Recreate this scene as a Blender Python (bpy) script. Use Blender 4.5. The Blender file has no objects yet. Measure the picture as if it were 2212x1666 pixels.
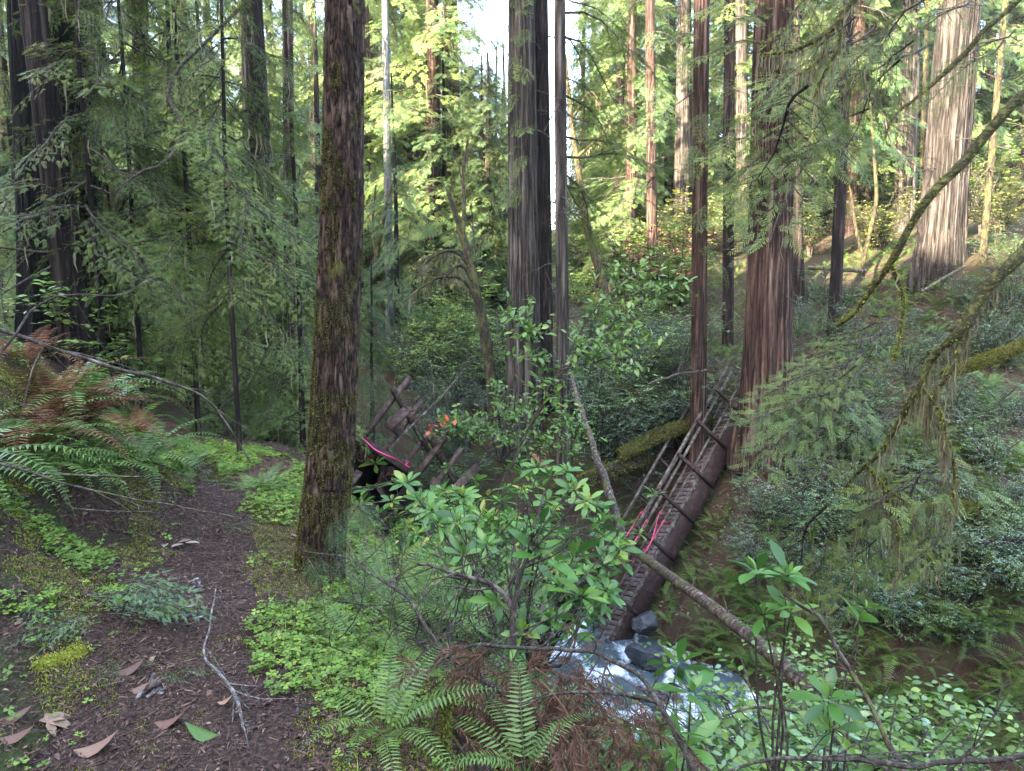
import bpy, math
import numpy as np
from mathutils import Vector

scene = bpy.context.scene
COL = scene.collection
R_ = math.radians
FPX, CU, CV, PITCH, EYE = 1520.0, 1106.0, 833.0, R_(7.0), 1.6
CP, SP = math.cos(PITCH), math.sin(PITCH)

# ------------------------------------------------------------------ camera
cam = bpy.data.cameras.new("camera")
cam.sensor_width = 36.0
cam.lens = 36.0 * FPX / 2212.0
cam.clip_start = 0.05
cam.clip_end = 1500
cam_o = bpy.data.objects.new("camera", cam)
COL.objects.link(cam_o)
cam_o.location = (0, 0, EYE)
cam_o.rotation_euler = (math.pi / 2 - PITCH, 0, 0)
scene.camera = cam_o

# ------------------------------------------------------------------ sky, sun, exposure
SUN = Vector((-0.62, -0.62, 0.50)).normalized()
SUN_EL = math.asin(SUN.z)
world = bpy.data.worlds.new("World")
scene.world = world
world.use_nodes = True
wn = world.node_tree
bg = wn.nodes["Background"]
sky = wn.nodes.new("ShaderNodeTexSky")
sky.sky_type = 'NISHITA'
sky.sun_disc = False
sky.sun_elevation = SUN_EL
sky.sun_rotation = math.atan2(SUN.x, SUN.y)
sky.air_density = 1.0
sky.dust_density = 1.6
wn.links.new(sky.outputs[0], bg.inputs[0])
bg.inputs[1].default_value = 0.15
sl = bpy.data.lights.new("sun", 'SUN')
sl.energy = 3.7
sl.angle = R_(0.5)
sl.color = (1.0, 0.93, 0.82)
sun_o = bpy.data.objects.new("sun", sl)
COL.objects.link(sun_o)
sun_o.rotation_euler = SUN.to_track_quat('Z', 'Y').to_euler()
scene.view_settings.view_transform = 'Standard'
scene.view_settings.look = 'None'
scene.view_settings.exposure = 4.45
scene.view_settings.gamma = 1.0
scene.view_settings.use_white_balance = True
scene.view_settings.white_balance_temperature = 7600
scene.view_settings.white_balance_tint = 10
cy = scene.cycles
cy.max_bounces = 6
cy.diffuse_bounces = 4
cy.glossy_bounces = 2
cy.transmission_bounces = 4
cy.transparent_max_bounces = 4
cy.caustics_reflective = False
cy.caustics_refractive = False
cy.use_denoising = True
cy.use_adaptive_sampling = False
try:
    cy.denoiser = 'OPENIMAGEDENOISE'
except Exception:
    pass

# ------------------------------------------------------------------ helpers
def P(u, v, d):
    a = (u - CU) / FPX
    b = (CV - v) / FPX
    return np.array((a * d, d * (CP + b * SP), EYE + d * (-SP + b * CP)))

def ray_basis(u, v):
    f = P(u, v, 1.0) - np.array((0, 0, EYE))
    f /= np.linalg.norm(f)
    r = np.cross(f, (0, 0, 1.0)); r /= np.linalg.norm(r)
    return r, np.cross(r, f), f

def nrm(a):
    a = np.asarray(a, float)
    return a / np.maximum(np.linalg.norm(a, axis=-1, keepdims=True), 1e-9)

def _h(ix, iy, iz, s):
    n = (ix * 374761393 + iy * 668265263 + iz * 2147483647 + s * 144665) & 0xFFFFFFFF
    n = ((n ^ (n >> 13)) * 1274126177) & 0xFFFFFFFF
    n = ((n ^ (n >> 15)) * 2246822519) & 0xFFFFFFFF
    return ((n ^ (n >> 16)) & 0xFFFFFF) / float(0xFFFFFF)

def vnoise(p, s=0):
    p = np.asarray(p, float)
    i = np.floor(p).astype(np.int64)
    f = p - i
    f = f * f * (3 - 2 * f)
    x, y, z = i[..., 0], i[..., 1], i[..., 2]
    fx, fy, fz = f[..., 0], f[..., 1], f[..., 2]
    def L(a, b, t): return a + (b - a) * t
    c = [[[_h(x + a, y + b, z + k, s) for k in (0, 1)] for b in (0, 1)] for a in (0, 1)]
    return L(L(L(c[0][0][0], c[1][0][0], fx), L(c[0][1][0], c[1][1][0], fx), fy),
             L(L(c[0][0][1], c[1][0][1], fx), L(c[0][1][1], c[1][1][1], fx), fy), fz)

def fbm(p, o=4, s=0):
    p = np.asarray(p, float)
    r, a, t = 0, 1.0, 0
    for k in range(o):
        r = r + a * vnoise(p * 2 ** k, s + k * 17); t += a; a *= 0.5
    return r / t

def smooth(pts, n):
    p = np.asarray(pts, float)
    q = np.vstack([2 * p[0] - p[1], p, 2 * p[-1] - p[-2]])
    m = len(p) - 1
    t = np.linspace(0, m, n)
    k = np.minimum(t.astype(int), m - 1)
    f = (t - k)[:, None]
    a, b, c, d = q[k], q[k + 1], q[k + 2], q[k + 3]
    return 0.5 * (2 * b + (c - a) * f + (2 * a - 5 * b + 4 * c - d) * f ** 2 + (3 * b - a - 3 * c + d) * f ** 3)

def basis(d, n):
    d = nrm(d); x = nrm(np.cross(d, n)); n = np.cross(x, d)
    return np.stack([x, d, n], axis=-1)

def rotz(a):
    c, s = np.cos(a), np.sin(a)
    z, o = np.zeros_like(c), np.ones_like(c)
    return np.stack([np.stack([c, -s, z], -1), np.stack([s, c, z], -1), np.stack([z, z, o], -1)], -2)

class G:
    """gathers vertices and faces for ONE mesh"""
    def __init__(self):
        self.V, self.T, self.F, self.n = [], [], [], 0
    def add(self, V, F, tint=0.5, mat=0):
        V = np.asarray(V, float).reshape(-1, 3)
        t = np.broadcast_to(np.asarray(tint, float), (len(V),))
        self.V.append(V); self.T.append(t)
        if isinstance(F, tuple):
            for f in F: self.F.append((np.asarray(f) + self.n, mat))
        else:
            self.F.append((np.asarray(F) + self.n, mat))
        self.n += len(V)
    def inst(self, pv, pf, Rm, T, S=1.0, tint=None, mat=0):
        N = len(T)
        if N == 0: return
        S = np.broadcast_to(np.asarray(S, float), (N,))
        V = np.einsum('nij,vj->nvi', Rm, pv) * S[:, None, None] + np.asarray(T)[:, None, :]
        nv = len(pv)
        if tint is None: tint = np.full(N, 0.5)
        for f in (pf if isinstance(pf, tuple) else (pf,)):
            f = np.asarray(f)
            self.F.append(((f[None] + (np.arange(N) * nv)[:, None, None]).reshape(-1, f.shape[1]) + self.n, mat))
        self.V.append(V.reshape(-1, 3)); self.T.append(np.repeat(tint, nv)); self.n += N * nv
    def merge(self, o, Rm=None, T=(0, 0, 0), S=1.0, dt=0.0, matmap=None):
        V, Tn, F = o.arrays()
        V = V * S
        if Rm is not None: V = V @ np.asarray(Rm).T
        self.V.append(V + np.asarray(T)); self.T.append(Tn + dt)
        for f, m in F: self.F.append((f + self.n, m if matmap is None else matmap[m]))
        self.n += len(V)
    def arrays(self):
        if len(self.V) > 1:
            self.V = [np.concatenate(self.V)]; self.T = [np.concatenate(self.T)]
        return self.V[0], self.T[0], self.F
    def mesh(self, name, mats, sm=True):
        V, T, F = self.arrays()
        me = bpy.data.meshes.new(name)
        me.vertices.add(len(V)); me.vertices.foreach_set("co", V.astype(np.float32).ravel())
        li = np.concatenate([f.ravel() for f, m in F]).astype(np.int32)
        tot = np.concatenate([np.full(len(f), f.shape[1]) for f, m in F]).astype(np.int32)
        mi = np.concatenate([np.full(len(f), m) for f, m in F]).astype(np.int32)
        st = np.concatenate([[0], np.cumsum(tot)[:-1]]).astype(np.int32)
        me.loops.add(len(li)); me.loops.foreach_set("vertex_index", li)
        me.polygons.add(len(tot)); me.polygons.foreach_set("loop_start", st)
        me.polygons.foreach_set("material_index", mi)
        me.polygons.foreach_set("use_smooth", np.full(len(tot), sm))
        at = me.attributes.new("tint", 'FLOAT', 'POINT')
        at.data.foreach_set("value", T.astype(np.float32))
        me.update(calc_edges=True)
        for m in (mats if isinstance(mats, (list, tuple)) else [mats]): me.materials.append(m)
        return me

def obj(name, g, mats, parent=None, loc=(0, 0, 0), sm=True):
    me = g if isinstance(g, bpy.types.Mesh) else g.mesh(name, mats, sm)
    o = bpy.data.objects.new(name, me)
    COL.objects.link(o)
    o.location = loc
    if parent is not None: o.parent = parent
    return o

def tag(o, label, cat, group=None, kind=None):
    if label: o["label"] = label
    if cat: o["category"] = cat
    if group: o["group"] = group
    if kind: o["kind"] = kind
    return o

def thing(name, label, cat, loc=(0, 0, 0), group=None):
    o = bpy.data.objects.new(name, None)
    COL.objects.link(o)
    o.empty_display_size = 0.1
    o.location = loc
    return tag(o, label, cat, group)

def dup(root, loc, rz=0.0, s=1.0, label=None, group=None):
    r = root.copy(); COL.objects.link(r)
    r.location = loc; r.rotation_euler = (root.rotation_euler.x, root.rotation_euler.y, rz); r.scale = (s, s, s)
    if label: r["label"] = label
    if group: r["group"] = group
    for ch in list(root.children):
        c = ch.copy(); COL.objects.link(c); c.parent = r
        for gch in ch.children:
            d = gch.copy(); COL.objects.link(d); d.parent = c
    return r

def tube(g, pts, rad, sides=6, mat=0, tint=0.5, cap=True):
    p = np.asarray(pts, float); n = len(p)
    rad = np.broadcast_to(np.asarray(rad, float), (n,))
    t = nrm(np.gradient(p, axis=0))
    ref = np.array((0, 0, 1.0)) if abs(t[:, 2]).mean() < 0.8 else np.array((0, 1.0, 0))
    x = nrm(np.cross(t, ref)); y = np.cross(t, x)
    a = np.arange(sides) * 2 * math.pi / sides
    V = p[:, None] + rad[:, None, None] * (np.cos(a)[None, :, None] * x[:, None] + np.sin(a)[None, :, None] * y[:, None])
    i = np.arange(n - 1)[:, None] * sides; j = np.arange(sides)[None]; k = (j + 1) % sides
    F = np.stack([i + j, i + k, i + sides + k, i + sides + j], -1).reshape(-1, 4)
    g.add(V, F, tint, mat)
    if cap:
        for r0, rev in ((0, False), (n - 1, True)):
            if rad[r0] > 0.012:
                c = np.vstack([V[r0], p[r0:r0 + 1]])
                f = np.stack([np.arange(sides), (np.arange(sides) + 1) % sides, np.full(sides, sides)], -1)
                g.add(c, f if rev else f[:, ::-1], tint, mat)

def box(g, c, ax, hs, mat=0, tint=0.5):
    """oriented box with chamfered long edges; ax columns are its axes, the first is the long one"""
    ax = np.asarray(ax, float); hx, hy, hz = hs
    ch = min(hy, hz) * 0.12
    prof = [(-hy + ch, -hz), (hy - ch, -hz), (hy, -hz + ch), (hy, hz - ch), (hy - ch, hz), (-hy + ch, hz), (-hy, hz - ch), (-hy, -hz + ch)]
    V = np.array([(sx * hx, py, pz) for sx in (-1, 1) for py, pz in prof])
    V = V @ ax.T + np.asarray(c)
    i = np.arange(8); k = (i + 1) % 8
    g.add(V, (np.stack([i, k, k + 8, i + 8], -1), np.arange(7, -1, -1)[None], np.arange(8, 16)[None]), tint, mat)

# ------------------------------------------------------------------ materials
def newmat(name):
    m = bpy.data.materials.new(name); m.use_nodes = True
    n = m.node_tree; return m, n, n.nodes["Principled BSDF"]

def ramp(n, fac, stops):
    r = n.nodes.new("ShaderNodeValToRGB")
    el = r.color_ramp.elements
    while len(el) < len(stops): el.new(0.5)
    for e, (p, c) in zip(el, stops):
        e.position = p; e.color = (*c, 1)
    n.links.new(fac, r.inputs[0])
    return r.outputs[0]

def tex(n, kind, scale, stretch=(1, 1, 1), detail=5, rough=0.6, coord="Object"):
    tc = n.nodes.new("ShaderNodeTexCoord"); mp = n.nodes.new("ShaderNodeMapping")
    mp.inputs["Scale"].default_value = tuple(scale * s for s in stretch)
    n.links.new(tc.outputs[coord], mp.inputs[0])
    t = n.nodes.new(kind)
    n.links.new(mp.outputs[0], t.inputs["Vector"])
    t.inputs["Scale"].default_value = 1.0
    if "Detail" in t.inputs:
        t.inputs["Detail"].default_value = detail; t.inputs["Roughness"].default_value = rough
    return t.outputs[0]

def mix(n, fac, a, b):
    m = n.nodes.new("ShaderNodeMix"); m.data_type = 'RGBA'
    for s, v in ((m.inputs[0], fac), (m.inputs[6], a), (m.inputs[7], b)):
        if isinstance(v, (tuple, list)): s.default_value = (*v, 1)
        elif isinstance(v, (int, float)): s.default_value = v
        else: n.links.new(v, s)
    return m.outputs[2]

def bump(n, b, h, st, dist):
    k = n.nodes.new("ShaderNodeBump"); k.inputs["Strength"].default_value = st; k.inputs["Distance"].default_value = dist
    n.links.new(h, k.inputs["Height"]); n.links.new(k.outputs[0], b.inputs["Normal"])

def leaf_mat(name, stops, rough=0.45, spec=0.4, trans=0.3, objvar=0.25):
    m, n, b = newmat(name)
    at = n.nodes.new("ShaderNodeAttribute"); at.attribute_name = "tint"
    oi = n.nodes.new("ShaderNodeObjectInfo")
    ad = n.nodes.new("ShaderNodeMath"); ad.operation = 'MULTIPLY_ADD'
    n.links.new(oi.outputs["Random"], ad.inputs[0]); ad.inputs[1].default_value = objvar; n.links.new(at.outputs["Fac"], ad.inputs[2])
    sb = n.nodes.new("ShaderNodeMath"); sb.operation = 'SUBTRACT'; sb.inputs[1].default_value = objvar / 2
    n.links.new(ad.outputs[0], sb.inputs[0])
    c = ramp(n, sb.outputs[0], stops)
    n.links.new(c, b.inputs["Base Color"])
    b.inputs["Roughness"].default_value = rough; b.inputs["Specular IOR Level"].default_value = spec
    if trans > 0:
        tr = n.nodes.new("ShaderNodeBsdfTranslucent")
        n.links.new(c, tr.inputs[0])
        mx = n.nodes.new("ShaderNodeMixShader"); mx.inputs[0].default_value = trans
        n.links.new(b.outputs[0], mx.inputs[1]); n.links.new(tr.outputs[0], mx.inputs[2])
        n.links.new(mx.outputs[0], n.nodes["Material Output"].inputs[0])
    return m

def bark_mat(name, dark, mid, light, scale=9, zs=0.12, moss=None, mthr=0.55, bs=0.8, bd=0.03, rough=0.9):
    m, n, b = newmat(name)
    t0 = tex(n, "ShaderNodeTexNoise", scale, (1, 1, zs), 4, 0.55)
    t1 = tex(n, "ShaderNodeTexNoise", scale * 2.7, (1, 1, max(zs * 2.6, .18)), 7, 0.75)
    ab = n.nodes.new("ShaderNodeMath"); ab.operation = 'SUBTRACT'; n.links.new(t0, ab.inputs[0]); ab.inputs[1].default_value = .5
    aa = n.nodes.new("ShaderNodeMath"); aa.operation = 'ABSOLUTE'; n.links.new(ab.outputs[0], aa.inputs[0])
    am = n.nodes.new("ShaderNodeMath"); am.operation = 'MULTIPLY_ADD'; n.links.new(aa.outputs[0], am.inputs[0]); am.inputs[1].default_value = 2.6; am.inputs[2].default_value = -.06
    ad = n.nodes.new("ShaderNodeMath"); ad.operation = 'MULTIPLY_ADD'; n.links.new(t1, ad.inputs[0]); ad.inputs[1].default_value = .62; n.links.new(am.outputs[0], ad.inputs[2])
    t = ad.outputs[0]
    c = ramp(n, t, [(0.27, dark), (0.46, mid), (0.75, light)])
    t2 = tex(n, "ShaderNodeTexNoise", 1.3, (1, 1, 0.5), 3)
    c = mix(n, ramp(n, t2, [(0.35, (0, 0, 0)), (0.7, (1, 1, 1))]), c, mix(n, 0.5, c, tuple(x * 0.5 for x in mid)))
    if moss:
        t3 = tex(n, "ShaderNodeTexNoise", 5, (1, 1, 0.6), 8, 0.7)
        k = ramp(n, t3, [(mthr, (0, 0, 0)), (mthr + 0.1, (1, 1, 1))])
        c = mix(n, k, c, moss)
    n.links.new(c, b.inputs["Base Color"]); b.inputs["Roughness"].default_value = rough
    b.inputs["Specular IOR Level"].default_value = 0.2
    bump(n, b, t, bs, bd)
    return m

M = {}
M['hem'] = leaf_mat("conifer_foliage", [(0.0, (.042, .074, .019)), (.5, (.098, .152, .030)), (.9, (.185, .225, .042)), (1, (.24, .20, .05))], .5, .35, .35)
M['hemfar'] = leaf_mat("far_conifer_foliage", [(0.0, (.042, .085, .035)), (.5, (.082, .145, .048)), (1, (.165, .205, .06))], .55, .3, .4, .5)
M['fern'] = leaf_mat("fern_frond", [(0.0, (.028, .066, .014)), (.5, (.075, .142, .028)), (1, (.16, .21, .042))], .42, .4, .3)
M['deadfern'] = leaf_mat("dead_fern_frond", [(0.0, (.07, .03, .018)), (.6, (.13, .06, .03)), (1, (.20, .12, .05))], .8, .1, .2)
M['rhodo'] = leaf_mat("rhododendron_leaf", [(0.0, (.026, .080, .016)), (.55, (.062, .165, .030)), (.9, (.125, .235, .040)), (1, (.25, .25, .04))], .36, .42, .35)
M['huck'] = leaf_mat("huckleberry_leaf", [(0.0, (.040, .095, .036)), (.6, (.098, .185, .062)), (1, (.19, .28, .09))], .26, .65, .2, .4)
M['broad'] = leaf_mat("broad_leaf", [(0.0, (.050, .110, .022)), (.6, (.10, .195, .038)), (1, (.20, .27, .05))], .35, .45, .35)
M['gold'] = leaf_mat("golden_leaf", [(0.0, (.075, .095, .028)), (.6, (.14, .165, .045)), (1, (.22, .20, .06))], .6, .2, .45, .4)
M['rust'] = leaf_mat("rusty_leaf", [(0.0, (.12, .06, .035)), (.6, (.24, .13, .08)), (1, (.34, .22, .15))], .8, .1, .3)
M['oxalis'] = leaf_mat("clover_leaf", [(0.0, (.070, .135, .022)), (.6, (.14, .235, .036)), (1, (.27, .33, .06))], .5, .3, .35)
M['moss'] = leaf_mat("moss_tuft", [(0.0, (.085, .095, .018)), (.6, (.18, .20, .03)), (1, (.30, .30, .05))], .9, .1, .25)
M['firmoss'] = leaf_mat("fir_bark_moss", [(0.0, (.045, .048, .012)), (.6, (.10, .105, .022)), (1, (.20, .20, .045))], .9, .1, .2)
M['lichen'] = leaf_mat("hanging_moss", [(0.0, (.085, .072, .045)), (.6, (.165, .14, .085)), (1, (.27, .24, .15))], .9, .1, .3)
M['deadtwig'] = leaf_mat("dead_needle", [(0.0, (.055, .026, .018)), (.6, (.10, .05, .034)), (1, (.16, .09, .06))], .85, .15, .1)
M['litter'] = leaf_mat("litter_leaf", [(0.0, (.016, .008, .006)), (.4, (.062, .029, .021)), (.7, (.125, .062, .044)), (.88, (.18, .11, .075)), (1, (.24, .20, .155))], .6, .3, .1)
M['twig'] = bark_mat("twig_bark", (.03, .024, .02), (.075, .06, .05), (.15, .13, .11), 30, .4)
M['paletwig'] = bark_mat("pale_twig_bark", (.07, .06, .055), (.18, .16, .15), (.42, .40, .38), 25, 1)
M['mossbough'] = bark_mat("mossy_bough_bark", (.020, .018, .010), (.075, .070, .022), (.16, .15, .04), 18, 1, bs=.9)
M['redwood'] = bark_mat("redwood_bark", (.010, .0055, .0042), (.072, .041, .031), (.19, .130, .105), 8, .05, bs=1, bd=.08)
M['greywood'] = bark_mat("grey_redwood_bark", (.010, .0075, .006), (.072, .058, .048), (.175, .150, .127), 8, .05, bs=1, bd=.08)
M['burnt'] = bark_mat("charred_bark", (.001, .001, .001), (.0035, .0028, .0026), (.026, .020, .018), 9, .09, bs=1, bd=.06)
M['dimwood'] = bark_mat("dimmed_redwood_bark", (.008, .006, .005), (.045, .037, .032), (.105, .090, .080), 7, .05, bs=1, bd=.08)  # grey bark darkened to take down the sun on one trunk
M['darkbark'] = bark_mat("dark_bark", (.004, .0026, .0022), (.022, .0135, .011), (.068, .047, .039), 10, .08, bs=1, bd=.05)
M['firbark'] = bark_mat("fir_bark", (.007, .004, .003), (.060, .033, .021), (.165, .105, .075), 26, .20, (.11, .105, .025), .60, 1, .03)
M['snag'] = bark_mat("weathered_snag_wood", (.05, .05, .052), (.12, .12, .125), (.20, .20, .21), 14, .08, bs=.5)
M['alder'] = bark_mat("mossy_maple_bark", (.018, .014, .010), (.042, .034, .020), (.075, .062, .036), 10, .4, (.085, .078, .025), .50)
M['log'] = bark_mat("dead_log_wood", (.028, .019, .016), (.085, .064, .056), (.19, .155, .14), 12, .3, (.08, .085, .018), .52)

def plank_mat(name, dark, mid, light, moss=None):
    return bark_mat(name, dark, mid, light, 6, 1, moss, .62, .5, .01, .75)
M['deck'] = plank_mat("wet_deck_wood", (.060, .043, .042), (.105, .078, .074), (.17, .135, .13))
M['beam'] = plank_mat("dark_beam_wood", (.020, .011, .010), (.034, .019, .017), (.055, .034, .030))
M['board'] = plank_mat("brown_board_wood", (.03, .016, .012), (.075, .043, .034), (.12, .08, .066))
M['rail'] = plank_mat("weathered_rail_wood", (.04, .030, .026), (.095, .078, .065), (.17, .15, .13), (.10, .11, .03))
M['rot'] = plank_mat("rotten_wood", (.03, .012, .008), (.11, .045, .025), (.22, .10, .055))
def flat_mat(name, col, rough=.6):
    m, n, b = newmat(name)
    t = tex(n, "ShaderNodeTexNoise", 40, (1, 1, 1), 4)
    n.links.new(mix(n, t, tuple(c * .8 for c in col), col), b.inputs["Base Color"])
    b.inputs["Roughness"].default_value = rough
    return m
M['pink'] = flat_mat("pink_tape", (.62, .035, .13), .5)
M['orange'] = flat_mat("orange_cloth", (.85, .12, .03), .6)

def ground_mat(name, green):
    m, n, b = newmat(name)
    t1 = tex(n, "ShaderNodeTexNoise", 55, (1, 1, 1), 8, .75)
    t2 = tex(n, "ShaderNodeTexNoise", 3.0, (1, 1, 1), 6, .7)
    c = ramp(n, t1, [(.34, (.003, .0018, .0014)), (.47, (.026, .014, .010)), (.58, (.065, .036, .026)), (.70, (.15, .10, .075))])
    if green:
        g = ramp(n, t1, [(.32, (.006, .010, .003)), (.52, (.030, .040, .011)), (.72, (.075, .088, .024))])
        c = mix(n, ramp(n, t2, [(.46, (0, 0, 0)), (.60, (1, 1, 1))]), c, g)
    n.links.new(c, b.inputs["Base Color"]); b.inputs["Roughness"].default_value = .9
    b.inputs["Specular IOR Level"].default_value = .2
    bump(n, b, t1, .8, .03)
    return m
M['ground'] = ground_mat("forest_floor", True)
M['trail'] = ground_mat("trail_duff", False)
def rock_mat():
    m, n, b = newmat("wet_rock")
    t = tex(n, "ShaderNodeTexNoise", 7, (1, 1, 1.6), 8, .7)
    n.links.new(ramp(n, t, [(.3, (.006, .007, .009)), (.52, (.026, .030, .038)), (.75, (.085, .095, .12))]), b.inputs["Base Color"])
    b.inputs["Roughness"].default_value = .42
    bump(n, b, t, 1, .05)
    return m
M['rock'] = rock_mat()
def water_mat():
    m, n, b = newmat("creek_water")
    t = tex(n, "ShaderNodeTexNoise", 2.2, (1, .55, 1), 7, .65)
    k = ramp(n, t, [(.50, (0, 0, 0)), (.63, (1, 1, 1))])
    c = mix(n, k, (.045, .065, .075), (.62, .68, .74))
    n.links.new(c, b.inputs["Base Color"])
    n.links.new(ramp(n, k, [(0, (.08, .08, .08)), (1, (.6, .6, .6))]), b.inputs["Roughness"])
    bump(n, b, t, .6, .08)
    return m
M['water'] = water_mat()

# ------------------------------------------------------------------ trees of the photograph: top u at v=0, base u, v, widths (px), distance
TREES = [
    # name, label, ut, ub, vb, wt, wb, d, mat
    ("redwood_tree", "huge charred black redwood at the left edge above the fern bank", 98, 143, 775, 134, 165, 9.0, 'burnt', 0.07),
    ("leaning_tree", "slim dark brown trunk leaning across the front of the charred redwood", 78, 182, 782, 50, 70, 8.1, 'darkbark', 0.02),
    ("redwood_tree", "dark straight trunk just right of the charred redwood", 194, 203, 790, 31, 34, 10.5, 'darkbark', 0.03),
    ("redwood_tree", "dark redwood of the close pair left of the mossy fir, thicker left one", 552, 598, 800, 44, 60, 13.0, 'darkbark', 0.05),
    ("redwood_tree", "slender straight partner behind the thicker dark redwood left of the mossy fir", 604, 610, 790, 24, 30, 14.0, 'redwood', 0.03),
    ("redwood_tree", "brown trunk half hidden in green boughs left of the dark redwood pair", 520, 532, 820, 26, 30, 17.0, 'greywood', 0.03),
    ("redwood_tree", "dark trunk deep in the green boughs right of the charred redwood", 300, 318, 940, 30, 40, 13.0, 'darkbark', 0.03),
    ("snag", "pale blue grey bare snag standing right of the mossy fir", 832, 842, 740, 14, 19, 25.0, 'snag', 0.02),
    ("redwood_tree", "broad grey ridged redwood in the middle beside the blue sky gap", 1127, 1134, 900, 54, 82, 17.0, 'greywood', 0.06),
    ("redwood_tree", "dark narrow redwood pressed against the right side of the broad grey one", 1168, 1178, 895, 30, 44, 17.3, 'darkbark', 0.05),
    ("redwood_tree", "straight grey trunk right of the bright sky gap by the broad grey redwood", 1212, 1220, 905, 24, 33, 16.0, 'greywood', 0.03),
    ("redwood_tree", "smooth brown trunk between the sky gap and the sunlit white trunk", 1405, 1411, 625, 20, 25, 24.0, 'redwood', 0.02),
    ("redwood_tree", "large sunlit whitish redwood far behind the tall brown trunk by the bridge", 1479, 1474, 520, 27, 46, 32.0, 'greywood', 0.05),
    ("redwood_tree", "tall brown ridged trunk standing at the left of the fallen bridge's upper end", 1520, 1512, 915, 31, 39, 15.8, 'redwood', 0.05),
    ("redwood_tree", "dark slender trunk between the two trunks flanking the bridge's upper end", 1577, 1573, 760, 22, 26, 20.0, 'darkbark', 0.03),
    ("redwood_tree", "pale sunlit trunk far behind the dark slender one above the bridge", 1602, 1606, 530, 24, 30, 30.0, 'greywood', 0.04),
    ("redwood_tree", "massive reddish brown redwood right of the fallen bridge's upper end", 1673, 1656, 970, 76, 108, 15.2, 'redwood', 0.07),
    ("redwood_tree", "thin grey trunk close behind the massive reddish redwood's right side", 1716, 1727, 660, 22, 27, 22.0, 'darkbark', 0.02),
    ("redwood_tree", "slim dark leaning trunk on the slope right of the massive reddish redwood", 1834, 1802, 710, 21, 28, 17.5, 'darkbark', 0.02),
    ("redwood_tree", "sunlit white and orange trunk on the upper right slope", 1970, 1954, 495, 34, 48, 28.0, 'greywood', 0.05),
    ("redwood_tree", "big pale flaring redwood on the upper right slope behind the mossy bough", 2074, 2024, 605, 78, 92, 20.0, 'dimwood', 0.07),
    ("alder_tree", "thin mossy yellow trunk at the far right of the slope", 2172, 2122, 560, 11, 15, 19.0, 'alder', 0.02),
    ("alder_tree", "narrow mossy sunlit stem right beside the white and orange trunk", 2004, 1992, 500, 10, 15, 27.0, 'alder', 0.02),
    ("redwood_tree", "left one of the sunlit trunk cluster beyond the sky gap", 1336, 1334, 580, 9, 13, 36.0, 'redwood', 0.03),
    ("redwood_tree", "thickest of the sunlit trunk cluster beyond the sky gap", 1354, 1352, 590, 15, 21, 34.0, 'greywood', 0.04),
    ("redwood_tree", "dark right one of the trunk cluster beyond the sky gap", 1378, 1380, 580, 10, 15, 37.0, 'darkbark', 0.03),
    ("redwood_tree", "dim thin trunk left of the sunlit whitish redwood", 1440, 1438, 520, 6, 9, 40.0, 'darkbark', 0.02),
]
def base_of(ub, vb, d): return P(ub, vb, d)

# ------------------------------------------------------------------ terrain
W3 = [(0, 0, 0), (-.7, 1, 0), (-1.2, 2.2, 0), (-1.9, 4, 0), (-2.35, 5.8, 0), (-2.4, 7.2, -.12), (-2.2, 9, -.4), (0, -3, 0),
      (-.35, 2.2, 0), (-.58, 2.8, 0), (-1.15, 4, -.02), (-1.6, 5.6, -.03), (-1.75, 7, -.2), (.5, .8, -.05), (-1.8, 2.2, .03), (-2.6, 4, .1),
      (.2, 2.4, -.38), (1, 2.6, -1.2), (2, 3, -2.2), (-.1, 3.6, -.75), (.8, 4.2, -1.8), (2, 5, -3.1), (-.5, 5, -.9), (.5, 6.5, -2.6),
      (-.95, 5.8, -.78), (-1.2, 7.2, -1.3), (-1.4, 8.3, -1.75), (0, 9, -3.0), (3.5, 4, -3.7), (5, 5, -4.6), (1.6, .4, -.9), (3, 0, -2.2), (6, 0, -4.0), (-1, 10.5, -2.6),
      (-2.2, 12, -3.0), (-4, 9, -.2), (-3.6, 6.5, .15), (-3.2, 10.5, -.8), (-6, 13, -.7),
      (9, 3, -5), (-56, 19, 25.5), (-42, 5, 25.5), (-32, -5, 25.5), (-22, -15, 25.5), (-12, -25, 25.5), (2, -39, 25.5), (-20, -4, 12), (-11, -12, 11), (-13, -1, 7.5), (-9, 4.5, 2.6), (-9, -6, 7), (-28, 11, 12), (-4, -8, 3.5), (4, -14, 5), (-5.5, 2.5, 1.9), (-3.6, 0, 1.2),  # unseen ridge crest added left and behind to keep sun off the foreground
      (-12, 11, 2.0), (-19, 19, 3.5), (-30, 22, 9), 
      (-100, 60, 24), (-60, 100, 18), (0, 115, 10), (50, 100, 22), (110, 60, 34), (100, 0, 26), (90, -60, 18), (0, -100, 20), (-90, -70, 45), (-110, 0, 40),
      (-130, 130, 30), (130, 130, 38), (130, -130, 25), (-130, -130, 45)]
PX = [(0, 1200, 3.2), (0, 1000, 3.8), (0, 820, 4.3), (0, 660, 5.2), (110, 810, 5.6), (190, 900, 5.6), (-200, 700, 4.5), (300, 1000, 6), (400, 850, 14), (500, 730, 30), (100, 640, 26), (900, 770, 27), (1000, 900, 20),
      (2100, 1500, 9.5), (2210, 1300, 10.5), (1900, 1480, 10), (2200, 1000, 13), (1900, 1000, 14), (1800, 1250, 12.8), (2200, 700, 18), (1900, 770, 18),
      (1150, 645, 45), (1300, 640, 30), (1700, 490, 36), (2200, 350, 36), (1400, 760, 21), (1280, 850, 18.5), (800, 690, 32), (2210, 520, 25)]
CT = np.array(W3 + [tuple(P(*p)) for p in PX] + [tuple(P(t[3], t[4], t[7])) for t in TREES if t[7] > 8.5])
r_, u_, f_ = ray_basis(1480, 1110)
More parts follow.
